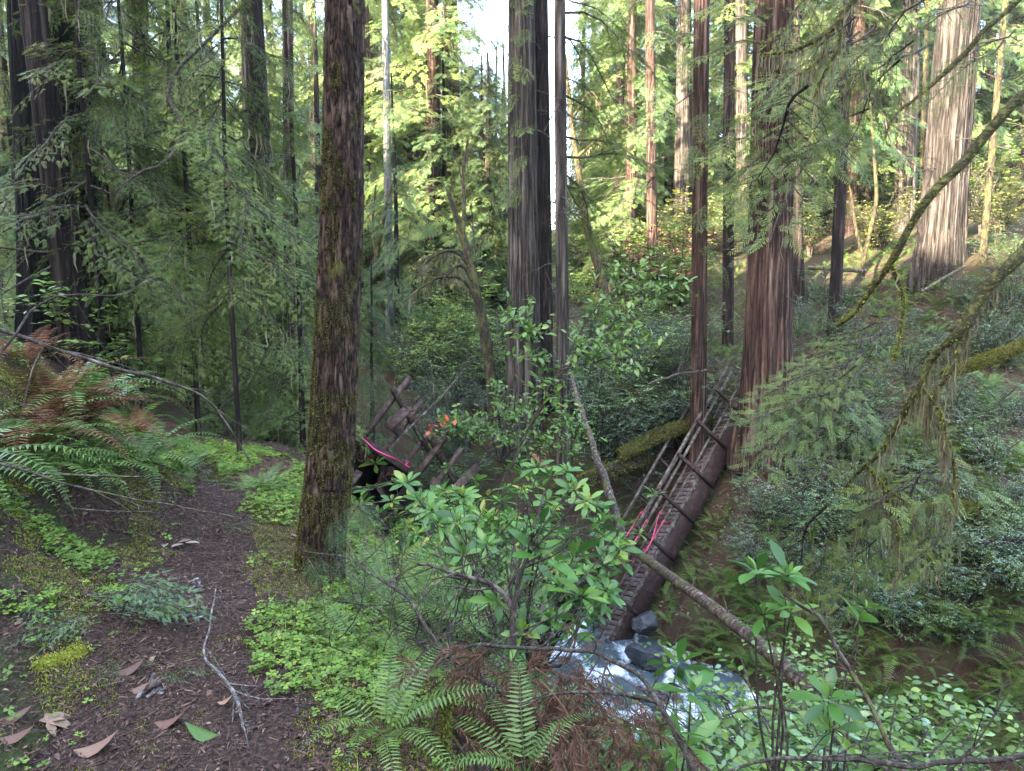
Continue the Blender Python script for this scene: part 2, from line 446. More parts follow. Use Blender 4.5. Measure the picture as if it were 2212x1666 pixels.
L3 = nrm(.40 * r_ + .83 * u_ + .39 * f_); A3 = nrm(-.613 * r_ + .791 * f_); A3 = nrm(A3 - L3 * (A3 @ L3)); N3 = np.cross(A3, L3)
if N3 @ u_ < 0: N3 = -N3
E0 = P(1314, 1396, 13.6)            # lower right corner of the fallen bridge's deck
LEN, W_ = 6.5, .62
def under_bridge(x, y, h):
    """the gully the fallen bridge half lies over"""
    c = E0 + A3 * W_ / 2; hl = math.hypot(L3[0], L3[1]); t = ((x - c[0]) * L3[0] + (y - c[1]) * L3[1]) / hl
    w = np.abs((x - c[0]) * L3[1] - (y - c[1]) * L3[0]) / hl
    lim = c[2] + np.clip(t, -2, LEN * hl) / hl * L3[2] - .75 + np.clip(w - .8, 0, 9) * 1.3 + np.clip(t - LEN * hl * .97, 0, 9) * 3
    lim = np.where((w > 4) | (t < -3.5) | (t > LEN * hl + 3), 1e3, lim + np.clip(-t - .6, 0, 9) * 2.2)
    return np.minimum(h, lim)
def _k(r2): return np.where(r2 > 1e-12, .5 * r2 * np.log(np.maximum(r2, 1e-12)), 0)
def _solve():
    n = len(CT)
    r2 = ((CT[:, None, :2] - CT[None, :, :2]) ** 2).sum(-1)
    A = np.zeros((n + 3, n + 3))
    A[:n, :n] = _k(r2) + np.eye(n) * 0.25
    A[:n, n] = 1; A[:n, n + 1:] = CT[:, :2]; A[n, :n] = 1; A[n + 1:, :n] = CT[:, :2].T
    return np.linalg.solve(A, np.concatenate([CT[:, 2], np.zeros(3)]))
_W = _solve()
CREEK = smooth([(34, -2, -7.2), (16, 4, -6.0), (9, 6.6, -5.6), (6.2, 8.2, -5.4), (3.6, 9.7, -5.25), (2.2, 11.6, -5.1), (-.4, 13.1, -4.9), (-3.2, 15.2, -4.6), (-8, 19.5, -4.2), (-15, 25, -3.5), (-28, 34, -2.5), (-60, 60, 2)], 160)
def creek_d(x, y):
    d2 = (x[:, None] - CREEK[None, :, 0]) ** 2 + (y[:, None] - CREEK[None, :, 1]) ** 2
    i = d2.argmin(1)
    return np.sqrt(d2[np.arange(len(x)), i]), CREEK[i, 2]
def H0(x, y):
    x = np.asarray(x, float).ravel(); y = np.asarray(y, float).ravel()
    out = np.empty(len(x))
    for s in range(0, len(x), 20000):
        xs, ys = x[s:s + 20000], y[s:s + 20000]
        r2 = (xs[:, None] - CT[None, :, 0]) ** 2 + (ys[:, None] - CT[None, :, 1]) ** 2
        h = _k(r2) @ _W[:-3] + _W[-3] + _W[-2] * xs + _W[-1] * ys
        cd, cz = creek_d(xs, ys)
        cut = cz - .35 + np.maximum(cd - 1.35, 0) * np.where(ys > 10.5, 1.7, 1.25)
        t = np.clip((cd - 5) / 6, 0, 1)
        cut = cut + t * 30
        q = np.clip(.5 + .5 * (cut - h) / .5, 0, 1)
        out[s:s + 20000] = under_bridge(xs, ys, cut * (1 - q) + h * q - .5 * q * (1 - q))
    p = np.stack([x, y, 0 * x], -1)
    far = np.clip((np.hypot(x, y) - 3) / 10, 0.12, 1)
    return out + (fbm(p * .9, 3, 5) - .5) * .35 * far + (fbm(p * 7, 2, 9) - .5) * .05
def H(x, y): return float(H0([x], [y])[0])
def Hn(x, y, e=.08):
    x = np.asarray(x, float); y = np.asarray(y, float)
    return nrm(np.stack([H0(x - e, y) - H0(x + e, y), H0(x, y - e) - H0(x, y + e), np.full(len(x), 2 * e)], -1))

def axis_lines(a, b, lo, hi, st, gr):
    c = list(np.arange(a, b + st / 2, st)); s = st; v = c[-1]
    while v < hi: s *= gr; v += s; c.append(v)
    s = st; v = c[0]; left = []
    while v > lo: s *= gr; v -= s; left.append(v)
    return np.array(left[::-1] + c)
gx = axis_lines(-4.5, 6.5, -135, 135, .06, 1.06)
gy = axis_lines(1, 13, -110, 140, .06, 1.06)
XX, YY = np.meshgrid(gx, gy)
ZZ = H0(XX, YY)
g = G()
nx, ny = len(gx), len(gy)
i = np.arange(ny - 1)[:, None] * nx + np.arange(nx - 1)[None]
g.add(np.stack([XX.ravel(), YY.ravel(), ZZ], -1), np.stack([i, i + 1, i + nx + 1, i + nx], -1).reshape(-1, 4))
tag(obj("ground", g, M['ground']), "forest floor of duff, moss and steep ravine banks, with an added unseen shading ridge", "ground", kind="structure")

TRAIL = smooth([(.3, -2.5), (0, -.5), (-.55, 1), (-1.15, 2.2), (-1.5, 3), (-1.85, 4), (-2.15, 5), (-2.32, 6), (-2.3, 7.2), (-2.15, 8.4)], 90)
tt = nrm(np.gradient(TRAIL, axis=0)); tn = np.stack([tt[:, 1], -tt[:, 0]], -1)
wid = np.interp(np.arange(90), [0, 30, 45, 60, 89], [.60, .56, .38, .30, .28])
of = np.linspace(-1, 1, 15)
edge = (fbm(np.stack([np.arange(90) * .35, np.zeros(90), np.zeros(90)], -1), 3, 3) - .5) * .35
TV = TRAIL[:, None] + tn[:, None] * (of[None, :, None] * (wid + edge)[:, None, None])
tz = H0(TV[..., 0], TV[..., 1]) + np.tile(.010 - .03 * np.abs(of) ** 6, 90)
g = G()
i = np.arange(89)[:, None] * 15 + np.arange(14)[None]
g.add(np.stack([TV[..., 0].ravel(), TV[..., 1].ravel(), tz], -1), np.stack([i, i + 1, i + 16, i + 15], -1).reshape(-1, 4))
tag(obj("trail", g, M['trail']), "narrow brown footpath strewn with leaves and twigs", "trail", kind="structure")

# creek water
cw = CREEK[8:130]; ct = nrm(np.gradient(cw[:, :2], axis=0)); cn = np.stack([ct[:, 1], -ct[:, 0]], -1)
cc = smooth(np.concatenate([cw], 0), 420); ct = nrm(np.gradient(cc[:, :2], axis=0)); cn = np.stack([ct[:, 1], -ct[:, 0]], -1)
of = np.linspace(-1.9, 1.9, 30)
WV = cc[:, None, :2] + cn[:, None] * of[None, :, None]
pz = np.stack([WV[..., 0].ravel() * 1.6, WV[..., 1].ravel() * 1.6, np.zeros(WV[..., 0].size)], -1)
wz = np.repeat(cc[:, 2], 30) + (fbm(pz, 3, 21) - .5) * .28
g = G(); i = np.arange(419)[:, None] * 30 + np.arange(29)[None]
g.add(np.stack([WV[..., 0].ravel(), WV[..., 1].ravel(), wz], -1), np.stack([i, i + 1, i + 31, i + 30], -1).reshape(-1, 4))
tag(obj("water", g, M['water']), "foaming white creek running over stones in the ravine", "water", kind="structure")

# ------------------------------------------------------------------ leaf and twig shapes
def leaf_shape(nseg, w, fold=.15, curl=.15, widest=.55):
    t = np.linspace(0, 1, nseg + 1)
    hw = w * np.sin(np.pi * t ** (np.log(.5) / np.log(widest))) ** .85
    z = -curl * t ** 2
    c = np.stack([0 * t, t, z], -1)
    l = np.stack([-hw, t, z + fold * hw], -1)[1:-1]; r = np.stack([hw, t, z + fold * hw], -1)[1:-1]
    V = np.vstack([c, l, r]); n1 = nseg + 1; m = nseg - 1
    q, tr = [], []
    tr += [(0, 1, n1), (0, n1 + m, 1), (nseg, n1 + m - 1, nseg - 1), (nseg, nseg - 1, n1 + 2 * m - 1)]
    for k in range(m - 1):
        q += [(k + 1, k + 2, n1 + k + 1, n1 + k), (k + 2, k + 1, n1 + m + k, n1 + m + k + 1)]
    return V, ((np.array(tr), np.array(q)) if q else (np.array(tr),))
LEAF2 = leaf_shape(2, .30)           # tiny 4-triangle leaf
LEAF3 = leaf_shape(3, .27)
LEAFC = leaf_shape(5, .25, .55, .45, .45)
LEAFR = leaf_shape(6, .17, .25, .22, .6)   # rhododendron
LEAFB = leaf_shape(5, .22, .2, .15, .5)

def twig_shape(n, nl, nw, seed):
    rng = np.random.default_rng(seed)
    V, F = [], []
    for k in range(n):
        for s in (-1, 1):
            y = .04 + .9 * k / n + (.45 / n if s > 0 else 0)
            L = nl * (1 - .55 * (k / n) ** 2) * rng.uniform(.85, 1.15)
            a = R_(rng.uniform(48, 66)); dz = -.05 * rng.random()
            b = len(V)
            V += [(0, y - nw / 2, 0), (s * L * math.sin(a) * .5, y + L * math.cos(a) * .5 + nw / 2, dz * .4), (s * L * math.sin(a), y + L * math.cos(a), dz), ]
            V += [(s * L * math.sin(a) * .55, y + L * math.cos(a) * .5 - nw / 2, dz * .4)]
            F.append((b, b + 3, b + 2, b + 1))
    b = len(V)
    V += [(-.008, 0, .002), (.008, 0, .002), (0, 1, 0)]
    return np.array(V, float), (np.array(F), np.array([(b, b + 1, b + 2)]))
TWIG = {'hi': [twig_shape(11, .20, .040, k) for k in range(2)], 'mid': [twig_shape(6, .26, .10, k) for k in range(2)], 'lo': [twig_shape(4, .32, .17, k) for k in range(2)]}

def spray(seed, L=1.2, lod='mid', droop=.35, dens=1.0, tl=.11):
    """a flat conifer spray along +Y: limb, side shoots and needle twigs. material 0 leaf, 1 wood"""
    rng = np.random.default_rng(seed)
    g = G()
    def axis(t): return np.stack([.06 * L * np.sin(t * 5 + seed), L * t, -droop * L * t ** 2 + .03 * L * np.sin(t * 9 + seed)], -1)
    t = np.linspace(0, 1, 7)
    tube(g, axis(t), .011 * L * (1 - t * .9) + .0012, 4, 1)
    pos, dr, nr, sc = [], [], [], []
    ns = int(2 * L / .085 * dens ** .5)
    for k in range(ns):
        tk = .10 + .88 * (k + rng.random() * .6) / ns
        p0 = axis(np.array([tk]))[0]; p1 = axis(np.array([min(tk + .03, 1.03)]))[0]
        T = nrm(p1 - p0); s = 1 if k % 2 else -1
        X = nrm(np.cross(T, (0, 0, 1.0)))
        D = nrm(T * .62 + X * s * .85 + np.array((0, 0, rng.normal(0, .12) - .05)))
        sl = L * .40 * (1 - tk) ** .75 * min(1, tk * 4 + .25) * rng.uniform(.6, 1.15) + .05
        Nn = nrm(np.cross(X, T)) * 1.0
        m = max(2, int(sl / (tl * .42) * dens))
        j = (np.arange(m) + .4) / m
        q = p0 + D * (sl * j)[:, None] + np.array((0, 0, -1.0)) * (.28 * sl * j ** 2)[:, None]
        if sl > .12: tube(g, np.vstack([p0, q[len(q) // 2], q[-1]]), [.0035 * L ** .5, .0025, .001], 3, 1, cap=False)
        Y2 = nrm(np.cross(Nn, D))
        sg = np.where(np.arange(m) % 2 == 0, 1, -1)[:, None]
        dd = nrm(D * .75 + Y2 * sg * rng.uniform(.45, .75, (m, 1)) + rng.normal(0, .13, (m, 3)) + np.array((0, 0, -.18)))
        pos.append(q); dr.append(dd); nr.append(nrm(Nn + rng.normal(0, .25, (m, 3)))); sc.append(tl * rng.uniform(.65, 1.2, m) * (1 - .35 * j))
        pos.append(q[-1:]); dr.append(nrm(D + (0, 0, -.3))[None]); nr.append(Nn[None]); sc.append(np.array([tl]))
    pos, dr, nr, sc = map(np.concatenate, (pos, dr, nr, sc))
    Rm = basis(dr, nr); tint = np.clip(rng.normal(.45, .2, len(pos)), 0, 1)
    for k, (tv, tf) in enumerate(TWIG[lod]):
        s = np.arange(len(pos)) % 2 == k
        g.inst(tv, tf, Rm[s], pos[s], sc[s], tint[s])
    return g
SPR_HI = [spray(k, .9 + .15 * k, 'hi', .25 + .1 * k) for k in range(4)]
SPR_MID = [spray(10 + k, 1.1 + .2 * k, 'mid', .22 + .12 * k, .9, .13) for k in range(4)]
SPR_LO = [spray(20 + k, 1.6 + .3 * k, 'lo', .18 + .12 * k, .55, .24) for k in range(4)]

SPR_B = [spray(40 + k, 1.0, 'hi', .22 + .08 * k, .62, .15) for k in range(3)]

def crown(seed, z0, z1, nb, length, protos, pitch=(-10, 20), az=None, taper=True, path=None, rad=.05):
    """conifer boughs round a trunk; local coordinates, trunk along z"""
    rng = np.random.default_rng(seed); g = G()
    for k in range(nb):
        f = (k + rng.random()) / nb
        z = z0 + (z1 - z0) * f
        L = length * (1 - (.75 * f if taper else 0)) * rng.uniform(.6, 1.15)
        a = rng.uniform(0, 2 * math.pi) if az is None else R_(rng.uniform(*az))
        pt = R_(rng.uniform(*pitch)); ro = rng.normal(0, .25)
        D = np.array((math.cos(a) * math.cos(pt), math.sin(a) * math.cos(pt), math.sin(pt)))
        Nn = nrm(np.array((0, 0, 1.0)) + ro * np.array((-math.sin(a), math.cos(a), 0)))
        pr = protos[rng.integers(len(protos))]
        V = pr.arrays()[0]; s = L / V[:, 1].max()
        c = path(z) if path else np.array((0, 0, z))
        g.merge(pr, basis(D, Nn), c + D * rad * .5, s, rng.normal(0, .12))
    return g

def strands(g, pts, rng, lmin, lmax, w, mat=0, per=1):
    for p in pts:
        for _ in range(per):
            L = rng.uniform(lmin, lmax); n = 5
            t = np.linspace(0, 1, n)
            a = rng.uniform(0, math.pi); ww = w * rng.uniform(.5, 1.3)
            c = p + np.stack([rng.normal(0, .012) + .02 * np.sin(t * 6 + rng.random() * 6) * t, rng.normal(0, .012) + .02 * np.sin(t * 5 + rng.random() * 6) * t, -L * t], -1)
            hw = (ww * (1 - t) ** .6 * (1 + .5 * np.sin(t * 14 + rng.random() * 6)))[:, None] * np.array((math.cos(a), math.sin(a), 0))
            V = np.concatenate([c - hw, c + hw]); i = np.arange(n - 1)
            g.add(V, np.stack([i, i + 1, n + i + 1, n + i], -1), np.clip(rng.normal(.5, .2), 0, 1), mat)

def twigs(g, p0, d, L, r, depth, rng, mat=0, wig=.25, kids=3, sides=5, tips=None, grav=0.0):
    n = 6
    pts = [np.asarray(p0, float)]; dd = nrm(d)
    for k in range(n - 1):
        dd = nrm(dd + rng.normal(0, wig, 3) * .6 + np.array((0, 0, -grav)))
        pts.append(pts[-1] + dd * L / (n - 1))
    pts = np.array(pts)
    tube(g, smooth(pts, 9), np.linspace(r, r * .35, 9), sides, mat, rng.uniform(.2, .8), cap=False)
    if tips is not None: tips.append(pts)
    if depth > 0:
        for k in range(kids):
            j = rng.integers(1, n - 1)
            e = nrm(np.cross(pts[j + 1] - pts[j], rng.normal(0, 1, 3)))
            twigs(g, pts[j], nrm(nrm(pts[j + 1] - pts[j]) * .7 + e * .75), L * rng.uniform(.35, .65), r * .5, depth - 1, rng, mat, wig, kids, max(3, sides - 1), tips, grav)

# ------------------------------------------------------------------ trunks
def trunk_g(path, rad, seed, flute=.06, nth=64, nz=160, fine=.03, flare=0.35, fh=.8, chunk=None):
    """path: points from base up (local), rad: radius at each; furrowed surface"""
    p = smooth(path, nz) if len(path) > 2 else np.linspace(path[0], path[1], nz)
    ts = np.linspace(0, 1, nz) ** 1.6
    if len(path) == 2: p = np.asarray(path[0]) + (np.asarray(path[1]) - np.asarray(path[0])) * ts[:, None]
    hz = p[:, 2] - p[0, 2]
    r = np.interp(np.linspace(0, 1, nz) if len(path) > 2 else ts, np.linspace(0, 1, len(rad)), rad)
    r = r * (1 + flare * np.exp(-np.maximum(hz - .4, 0) / fh))
    th = np.arange(nth) * 2 * math.pi / nth
    R0 = float(np.mean(rad))
    A, Z = np.meshgrid(th, hz)
    nf = 2.2 + 1.4 * R0 / .25
    q = np.stack([np.cos(A) * nf, np.sin(A) * nf, Z * .16 + seed * 7.3], -1)
    d = (fbm(q, 2, seed) - .5) * 2 * flute * 1.6
    fr = np.exp(-np.maximum(Z - .4, 0) / (fh * 1.2))
    d = d * (1 + 2.0 * fr)
    q2 = np.stack([np.cos(A) * nf * 4, np.sin(A) * nf * 4, Z * .55], -1); q2 = q2 + .9 * (np.stack([vnoise(q2 * (1, 1, 2.2), 5), vnoise(q2 * (1, 1, 2.2), 6), 0 * Z], -1) - .5)
    v = vnoise(q2, seed + 3); d = d - fine * 1.6 * np.clip(1 - np.abs(v - .5) * 5, 0, 1)
    if chunk:
        q3 = np.stack([np.cos(A) * chunk[0], np.sin(A) * chunk[0], Z * chunk[1]], -1)
        wv = q3 + 1.2 * (np.stack([vnoise(q3 * .7, 31), vnoise(q3 * .7, 32), vnoise(q3 * .7, 33)], -1) - .5)
        v = vnoise(wv, seed + 8); d = d - chunk[2] * np.clip(1 - np.abs(v - .5) * 7, 0, 1) + chunk[2] * .8 * (fbm(q3 * 2.3, 3, 44) - .5)
    rr = r[:, None] * (1 + d)
    V = p[:, None] + np.stack([rr * np.cos(A), rr * np.sin(A), 0 * rr], -1)
    i = np.arange(nz - 1)[:, None] * nth; j = np.arange(nth)[None]; k = (j + 1) % nth
    g = G(); g.add(V, np.stack([i + j, i + k, i + nth + k, i + nth + j], -1).reshape(-1, 4))
    return g, V

def top_at(ut, base, v=0.0):
    b = (CV - v) / FPX
    d = base[1] / (CP + b * SP)
    return P(ut, v, d)

def stubs(g, base, vec, rad, rng, n, zlo, zhi, lmin, lmax):
    for k in range(n):
        f = rng.uniform(zlo, zhi); a = rng.uniform(math.pi, 2 * math.pi)
        c = vec * (f / vec[2]); d = nrm(np.array((math.cos(a), math.sin(a) * .6, rng.uniform(-.5, .2))))
        twigs(g, c + d * rad * .6, d, rng.uniform(lmin, lmax), .018, 1, rng, 0, .2, 2, 4, None, .05)

rngm = np.random.default_rng(7)
tree_roots = {}
for k, (nm, lab, ut, ub, vb, wt, wb, d, mt, fl) in enumerate(TREES):
    b0 = P(ub, vb, d)
    z = H(b0[0], b0[1]); base = np.array((b0[0], b0[1], min(z, b0[2] + .3)))
    tp = top_at(ut, b0)
    vec = tp - b0
    Ht = max(26.0, vec[2] * 1.5) if nm != "snag" else vec[2] * 1.25
    if nm == "alder_tree": Ht = vec[2] * 1.3
    rb, rt = wb * d / FPX / 2, wt * d / FPX / 2
    e = vec * (Ht / vec[2]) + (b0 - base) * 0
    rend = max(rt - (rb - rt) * (Ht - vec[2]) / vec[2] * .8, rt * .35)
    f1 = vec[2] / Ht
    pth = [(0, 0, -.5), tuple(e)]
    rad = [rb * .93] + list(np.interp(np.linspace(0, 1, 12)[1:], [0, f1, 1], [rb * .93, rt, rend]))
    far = d > 22
    tg, _ = trunk_g(pth, rad, k + 1, fl, 48 if far else 180, 90 if far else 420, .02 + fl * (.4 if far else .75), .35 if wb > 40 else .15, .9 if wb > 60 else .4)
    root = thing(nm, lab, "tree", base)
    root.rotation_euler = (0, 0, 0)
    obj("trunk", tg, M[mt], root)
    tree_roots[k] = (root, base, vec, rb, rt)
    rng = np.random.default_rng(100 + k)
    if d < 26 and nm != "snag" and mt != 'burnt':
        for _ in range(5 + int(rng.integers(4))):
            sg = G(); stubs(sg, base, vec, rb, rng, 1, vec[2] * .35, vec[2] * 1.02, .4, 1.3)
            obj("dead_branch", sg, M['twig'], root)

# foliage on the trunks that carry some in view
def add_crown(k, z0, z1, nb, L, protos, mat, pitch=(-25, 15), az=(180, 360), seed=0):
    root, base, vec, rb, rt = tree_roots[k]
    pf = lambda z: vec * (z / vec[2]) + 0
    g = crown(seed + k, z0, z1, nb, L, protos, pitch, az, False, pf, rb)
    return obj("crown", g, [M[mat], M['twig']], root)
add_crown(0, 4.5, 9, 10, 1.5, SPR_HI, 'hem', (-30, 10), (180, 360))
add_crown(2, 1.5, 7.5, 16, 1.6, SPR_HI, 'hem', (-30, 10), (200, 400))
add_crown(3, 1, 8.5, 26, 2.2, SPR_MID, 'hem', (-35, 10), (150, 300))
add_crown(4, 3, 9, 16, 2.0, SPR_MID, 'hem', (-35, 10), (180, 420))
add_crown(5, 1, 10, 26, 2.4, SPR_MID, 'hem', (-35, 10), (150, 380))
add_crown(6, 1, 8, 22, 2.0, SPR_MID, 'hem', (-35, 10), (150, 380))
add_crown(7, 8, 16, 14, 2.2, SPR_LO, 'hemfar', (-30, 10), (0, 360))
add_crown(8, 5.5, 11, 22, .8, SPR_MID, 'hem', (-45, 0), (200, 300))
add_crown(10, 6, 11, 12, 2.4, SPR_MID, 'hem', (-30, 5), (-30, 60))
add_crown(11, 6, 12, 10, 2.0, SPR_MID, 'hemfar', (-30, 5), (100, 380))
add_crown(13, 5, 10, 10, .9, SPR_MID, 'hem', (-45, 0), (200, 330))
add_crown(14, 3, 11, 18, 1.4, SPR_MID, 'hem', (-35, 5), (180, 370))
add_crown(16, 5.5, 10, 22, 1.7, SPR_MID, 'hem', (-40, 10), (190, 370))
add_crown(17, 5, 11, 8, 1.3, SPR_MID, 'hem', (-40, 5), (150, 380))
add_crown(18, 4.5, 9, 9, 1.4, SPR_MID, 'hem', (-40, 5), (150, 380))
add_crown(20, 7.5, 10, 6, 1.4, SPR_MID, 'hem', (-35, 5), (180, 360))
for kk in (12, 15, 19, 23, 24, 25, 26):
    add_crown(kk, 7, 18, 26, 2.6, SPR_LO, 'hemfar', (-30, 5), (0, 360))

# ------------------------------------------------------------------ the mossy fir by the trail
bb = P(692, 1245, 4.35)
base = np.array((bb[0], bb[1], H(bb[0], bb[1]) - .05))
def firp(u, v):
    b = (CV - v) / FPX; dd = bb[1] / (CP + b * SP); return P(u, v, dd) - base
pth = [(0, 0, -.35), firp(692, 1200), firp(713, 1000), firp(726, 760), firp(737, 500), firp(742, 250), firp(745, 0)]
up = np.array(pth[-1]) - np.array(pth[-2])
pth += [tuple(pth[-1] + up * 1.5), tuple(pth[-1] + up * 8), tuple(pth[-1] + up * 20)]
s = bb[1] / CP / FPX / 2
rad = [118 * s * .92, 108 * s, 106 * s, 100 * s, 92 * s, 85 * s, 80 * s, 76 * s, 60 * s, 20 * s]
fir = thing("fir_tree", "mossy brown fir with flaky bark standing at the trail's edge", "tree", base)
# dense lower part, sparser top
low = smooth(pth[:8], 12)
tg, TVt = trunk_g(pth[:8], rad[:8], 77, .035, 150, 620, .02, .12, .3, (7, 9, .10))
obj("trunk", tg, M['firbark'], fir)
tg2, _ = trunk_g(pth[7:], rad[7:], 77, .03, 60, 60, .02, 0, .3)
obj("upper_trunk", tg2, M['firbark'], fir)
rng = np.random.default_rng(5)
Vv = TVt.reshape(-1, 3); th_i = np.tile(np.arange(150), 620)
mn = fbm(Vv * np.array((9, 9, 6)), 4, 3) + np.where((np.cos((th_i / 150 - .56) * 2 * math.pi) > .3), .10, -.02) + np.clip((2.2 - Vv[:, 2]) * .06, -.08, .10)
mn = mn - np.clip((Vv[:, 2] - 2.4) * .05, 0, .2)
cand = np.where((mn > .615))[0]
cand = rng.choice(cand, min(26000, len(cand)), replace=False)
cen = np.stack([np.interp(Vv[cand, 2], [p[2] for p in pth[:8]], [p[0] for p in pth[:8]]), np.interp(Vv[cand, 2], [p[2] for p in pth[:8]], [p[1] for p in pth[:8]]), Vv[cand, 2]], -1)
out = nrm(Vv[cand] - cen)
TUFT = (np.array([(-.18, 0, 0), (.18, 0, 0), (.12, .6, .1), (0, 1, .0), (-.12, .6, .1)]), (np.array([(0, 1, 2, 4)]), np.array([(4, 2, 3)])))
mg = G()
dirs = nrm(out * .7 + rng.normal(0, .5, (len(cand), 3)) + np.array((0, 0, -.25)))
mg.inst(TUFT[0], TUFT[1], basis(dirs, rng.normal(0, 1, (len(cand), 3))), Vv[cand], rng.uniform(.006, .015, len(cand)), np.clip(rng.normal(.4, .25, len(cand)), 0, 1))
obj("moss", mg, M['firmoss'], fir)
# leafy sprigs at its foot
sg = G()
for u, v, dd, L in [(735, 1150, 4.1, .32), (770, 1110, 4.15, .3), (700, 1230, 4.0, .34), (760, 1210, 4.1, .36), (745, 1290, 4.0, .34), (700, 1320, 3.95, .3), (790, 1130, 4.2, .26)]:
    for q in range(3):
        a = rng.uniform(-2.6, -.5); D = np.array((math.cos(a), math.sin(a) * .5, -.75))
        pr = SPR_HI[rng.integers(4)]
        sg.merge(pr, basis(D, (0, -1, .6)), P(u + rng.normal(0, 12), v - 30 + rng.normal(0, 10), dd) - base, L / 1.7, 0)
obj("sprig", sg, [M['huck'], M['twig']], fir)

# ------------------------------------------------------------------ curved bare maples
def path_tree(name, label, pts, mat, moss_n=0, limbs=(), extra=None):
    w = [P(u, v, d) for u, v, d, _ in pts]
    base = w[0]
    root = thing(name, label, "tree", base)
    g = G(); r = [wd * d / FPX / 2 for _, _, d, wd in pts]
    q = smooth([x - base for x in w], 40); rr = np.interp(np.linspace(0, 1, 40), np.linspace(0, 1, len(r)), r)
    q = q + (fbm(q * 6, 2, 4)[:, None] - .5) * .05
    q = np.vstack([q[0] + (0, 0, -.5), q]); rr = np.concatenate([[rr[0] * 1.2], rr])
    tube(g, q, rr, 10)
    obj("trunk", g, mat, root)
    rng = np.random.default_rng(len(label))
    for lp in limbs:
        g = G(); ww = [P(u, v, d) - base for u, v, d, _ in lp]; r = [wd * d / FPX / 2 for _, _, d, wd in lp]
        q = smooth(ww, 24); rr = np.interp(np.linspace(0, 1, 24), np.linspace(0, 1, len(r)), r)
        tube(g, q, rr, 7)
        for z in range(5):
            j = rng.integers(8, 22); twigs(g, q[j], nrm(q[j] - q[j - 4] + rng.normal(0, .12, 3)), .9, rr[j] * .45, 1, rng, 0, .3, 3, 4, None, .05)
        o = obj("limb", g, mat, root)
        if moss_n:
            mg = G(); strands(mg, q[2:], rng, .08, .45, .02, 0, moss_n)
            obj("moss", mg, M['lichen'], o)
    return root, base
path_tree("maple_tree", "leaning bare mossy maple with arching limbs left of the broad grey redwood",
          [(1068, 880, 17.5, 26), (1050, 740, 17.4, 22), (1030, 640, 17.3, 20), (1012, 560, 17.2, 18), (992, 490, 17.1, 14), (975, 440, 17, 10), (966, 410, 17, 6)], M['alder'], 3,
          [[(1036, 660, 17.3, 9), (1000, 605, 17, 8), (950, 600, 16.6, 7), (905, 625, 16.3, 5), (870, 655, 16, 3)],
           [(1016, 575, 17.2, 8), (980, 542, 17, 7), (935, 555, 16.7, 6), (900, 590, 16.4, 3)],
           [(1020, 610, 17.2, 8), (1000, 575, 17, 8), (975, 580, 16.8, 7), (955, 605, 16.7, 5)],
           [(1000, 505, 17.1, 10), (1003, 430, 17.2, 8), (1000, 380, 17.3, 6), (1010, 300, 17.4, 3)]])
path_tree("maple_tree", "curving dark maple right of the sky gap among golden leaves",
          [(1320, 690, 22, 22), (1296, 590, 22, 20), (1270, 500, 22, 18), (1254, 400, 22, 15), (1240, 300, 22, 12), (1228, 200, 22, 9), (1222, 120, 22, 5)], M['alder'], 1,
          [[(1262, 460, 22, 8), (1240, 430, 21.8, 6), (1215, 380, 21.6, 4)], [(1246, 340, 22, 8), (1290, 300, 21.8, 6), (1320, 260, 21.5, 4)], [(1240, 250, 22, 7), (1275, 200, 21.8, 5), (1300, 230, 21.6, 3)]])
path_tree("alder_tree", "thin bare twin stemmed alder on the sunny slope below the white and orange trunk",
          [(1865, 560, 21, 10), (1880, 500, 21, 9), (1893, 430, 21, 8), (1888, 330, 21, 6), (1880, 220, 21, 4)], M['alder'], 0,
          [[(1866, 560, 21, 8), (1850, 500, 21, 7), (1838, 420, 21, 5), (1815, 330, 21, 3)]])
path_tree("dead_sapling", "long grey dead stem leaning over the ravine right of the broad grey redwood",
          [(1345, 1165, 11, 20), (1318, 1070, 11.3, 19), (1290, 990, 11.8, 15), (1262, 905, 12.6, 12), (1238, 830, 13.4, 8), (1225, 770, 14, 5)], M['log'], 0, [])
path_tree("yellow_maple", "thin mossy yellow stems behind the pale snag",
          [(795, 690, 24, 12), (806, 600, 24, 11), (820, 520, 24, 9), (836, 440, 24, 6), (850, 390, 24, 3)], M['alder'], 1, [[(812, 560, 24, 7), (805, 480, 24, 5), (812, 400, 24, 3)]])

# ------------------------------------------------------------------ young conifers filling the left and the gaps
def young(name, label, u, v, d, h, wpx, nb, L, seed, lod, mat='hem', pitch=(-35, 5), zlo=.15, group=None, lean=0.0, moss=0, az=None):
    b = P(u, v, d); z = H(b[0], b[1]); b = np.array((b[0], b[1], z))
    root = thing(name, label, "tree", b, group)
    rng = np.random.default_rng(seed); r = wpx * d / FPX / 2
    t = np.linspace(0, 1, 12)
    pts = np.stack([lean * h * t + .04 * np.sin(t * 7 + seed) * t, .03 * np.cos(t * 6 + seed) * t, -.3 + (h + .3) * t], -1)
    g = G(); tube(g, pts, r * (1 - .8 * t) + .004, 8)
    obj("trunk", g, M['darkbark'], root)
    cg = crown(seed, h * zlo, h * .98, nb, L, lod, pitch, az, True, lambda zz: np.array((lean * zz, 0, zz)), r)
    co = obj("crown", cg, [M[mat], M['twig']], root)
    if moss:
        mg = G(); V = cg.arrays()[0]; sel = V[rng.choice(len(V), moss)]
        strands(mg, sel, rng, .08, .3, .010)
        obj("moss_strands", mg, M['lichen'], root)  # hanging moss strands, not leaves
    return root
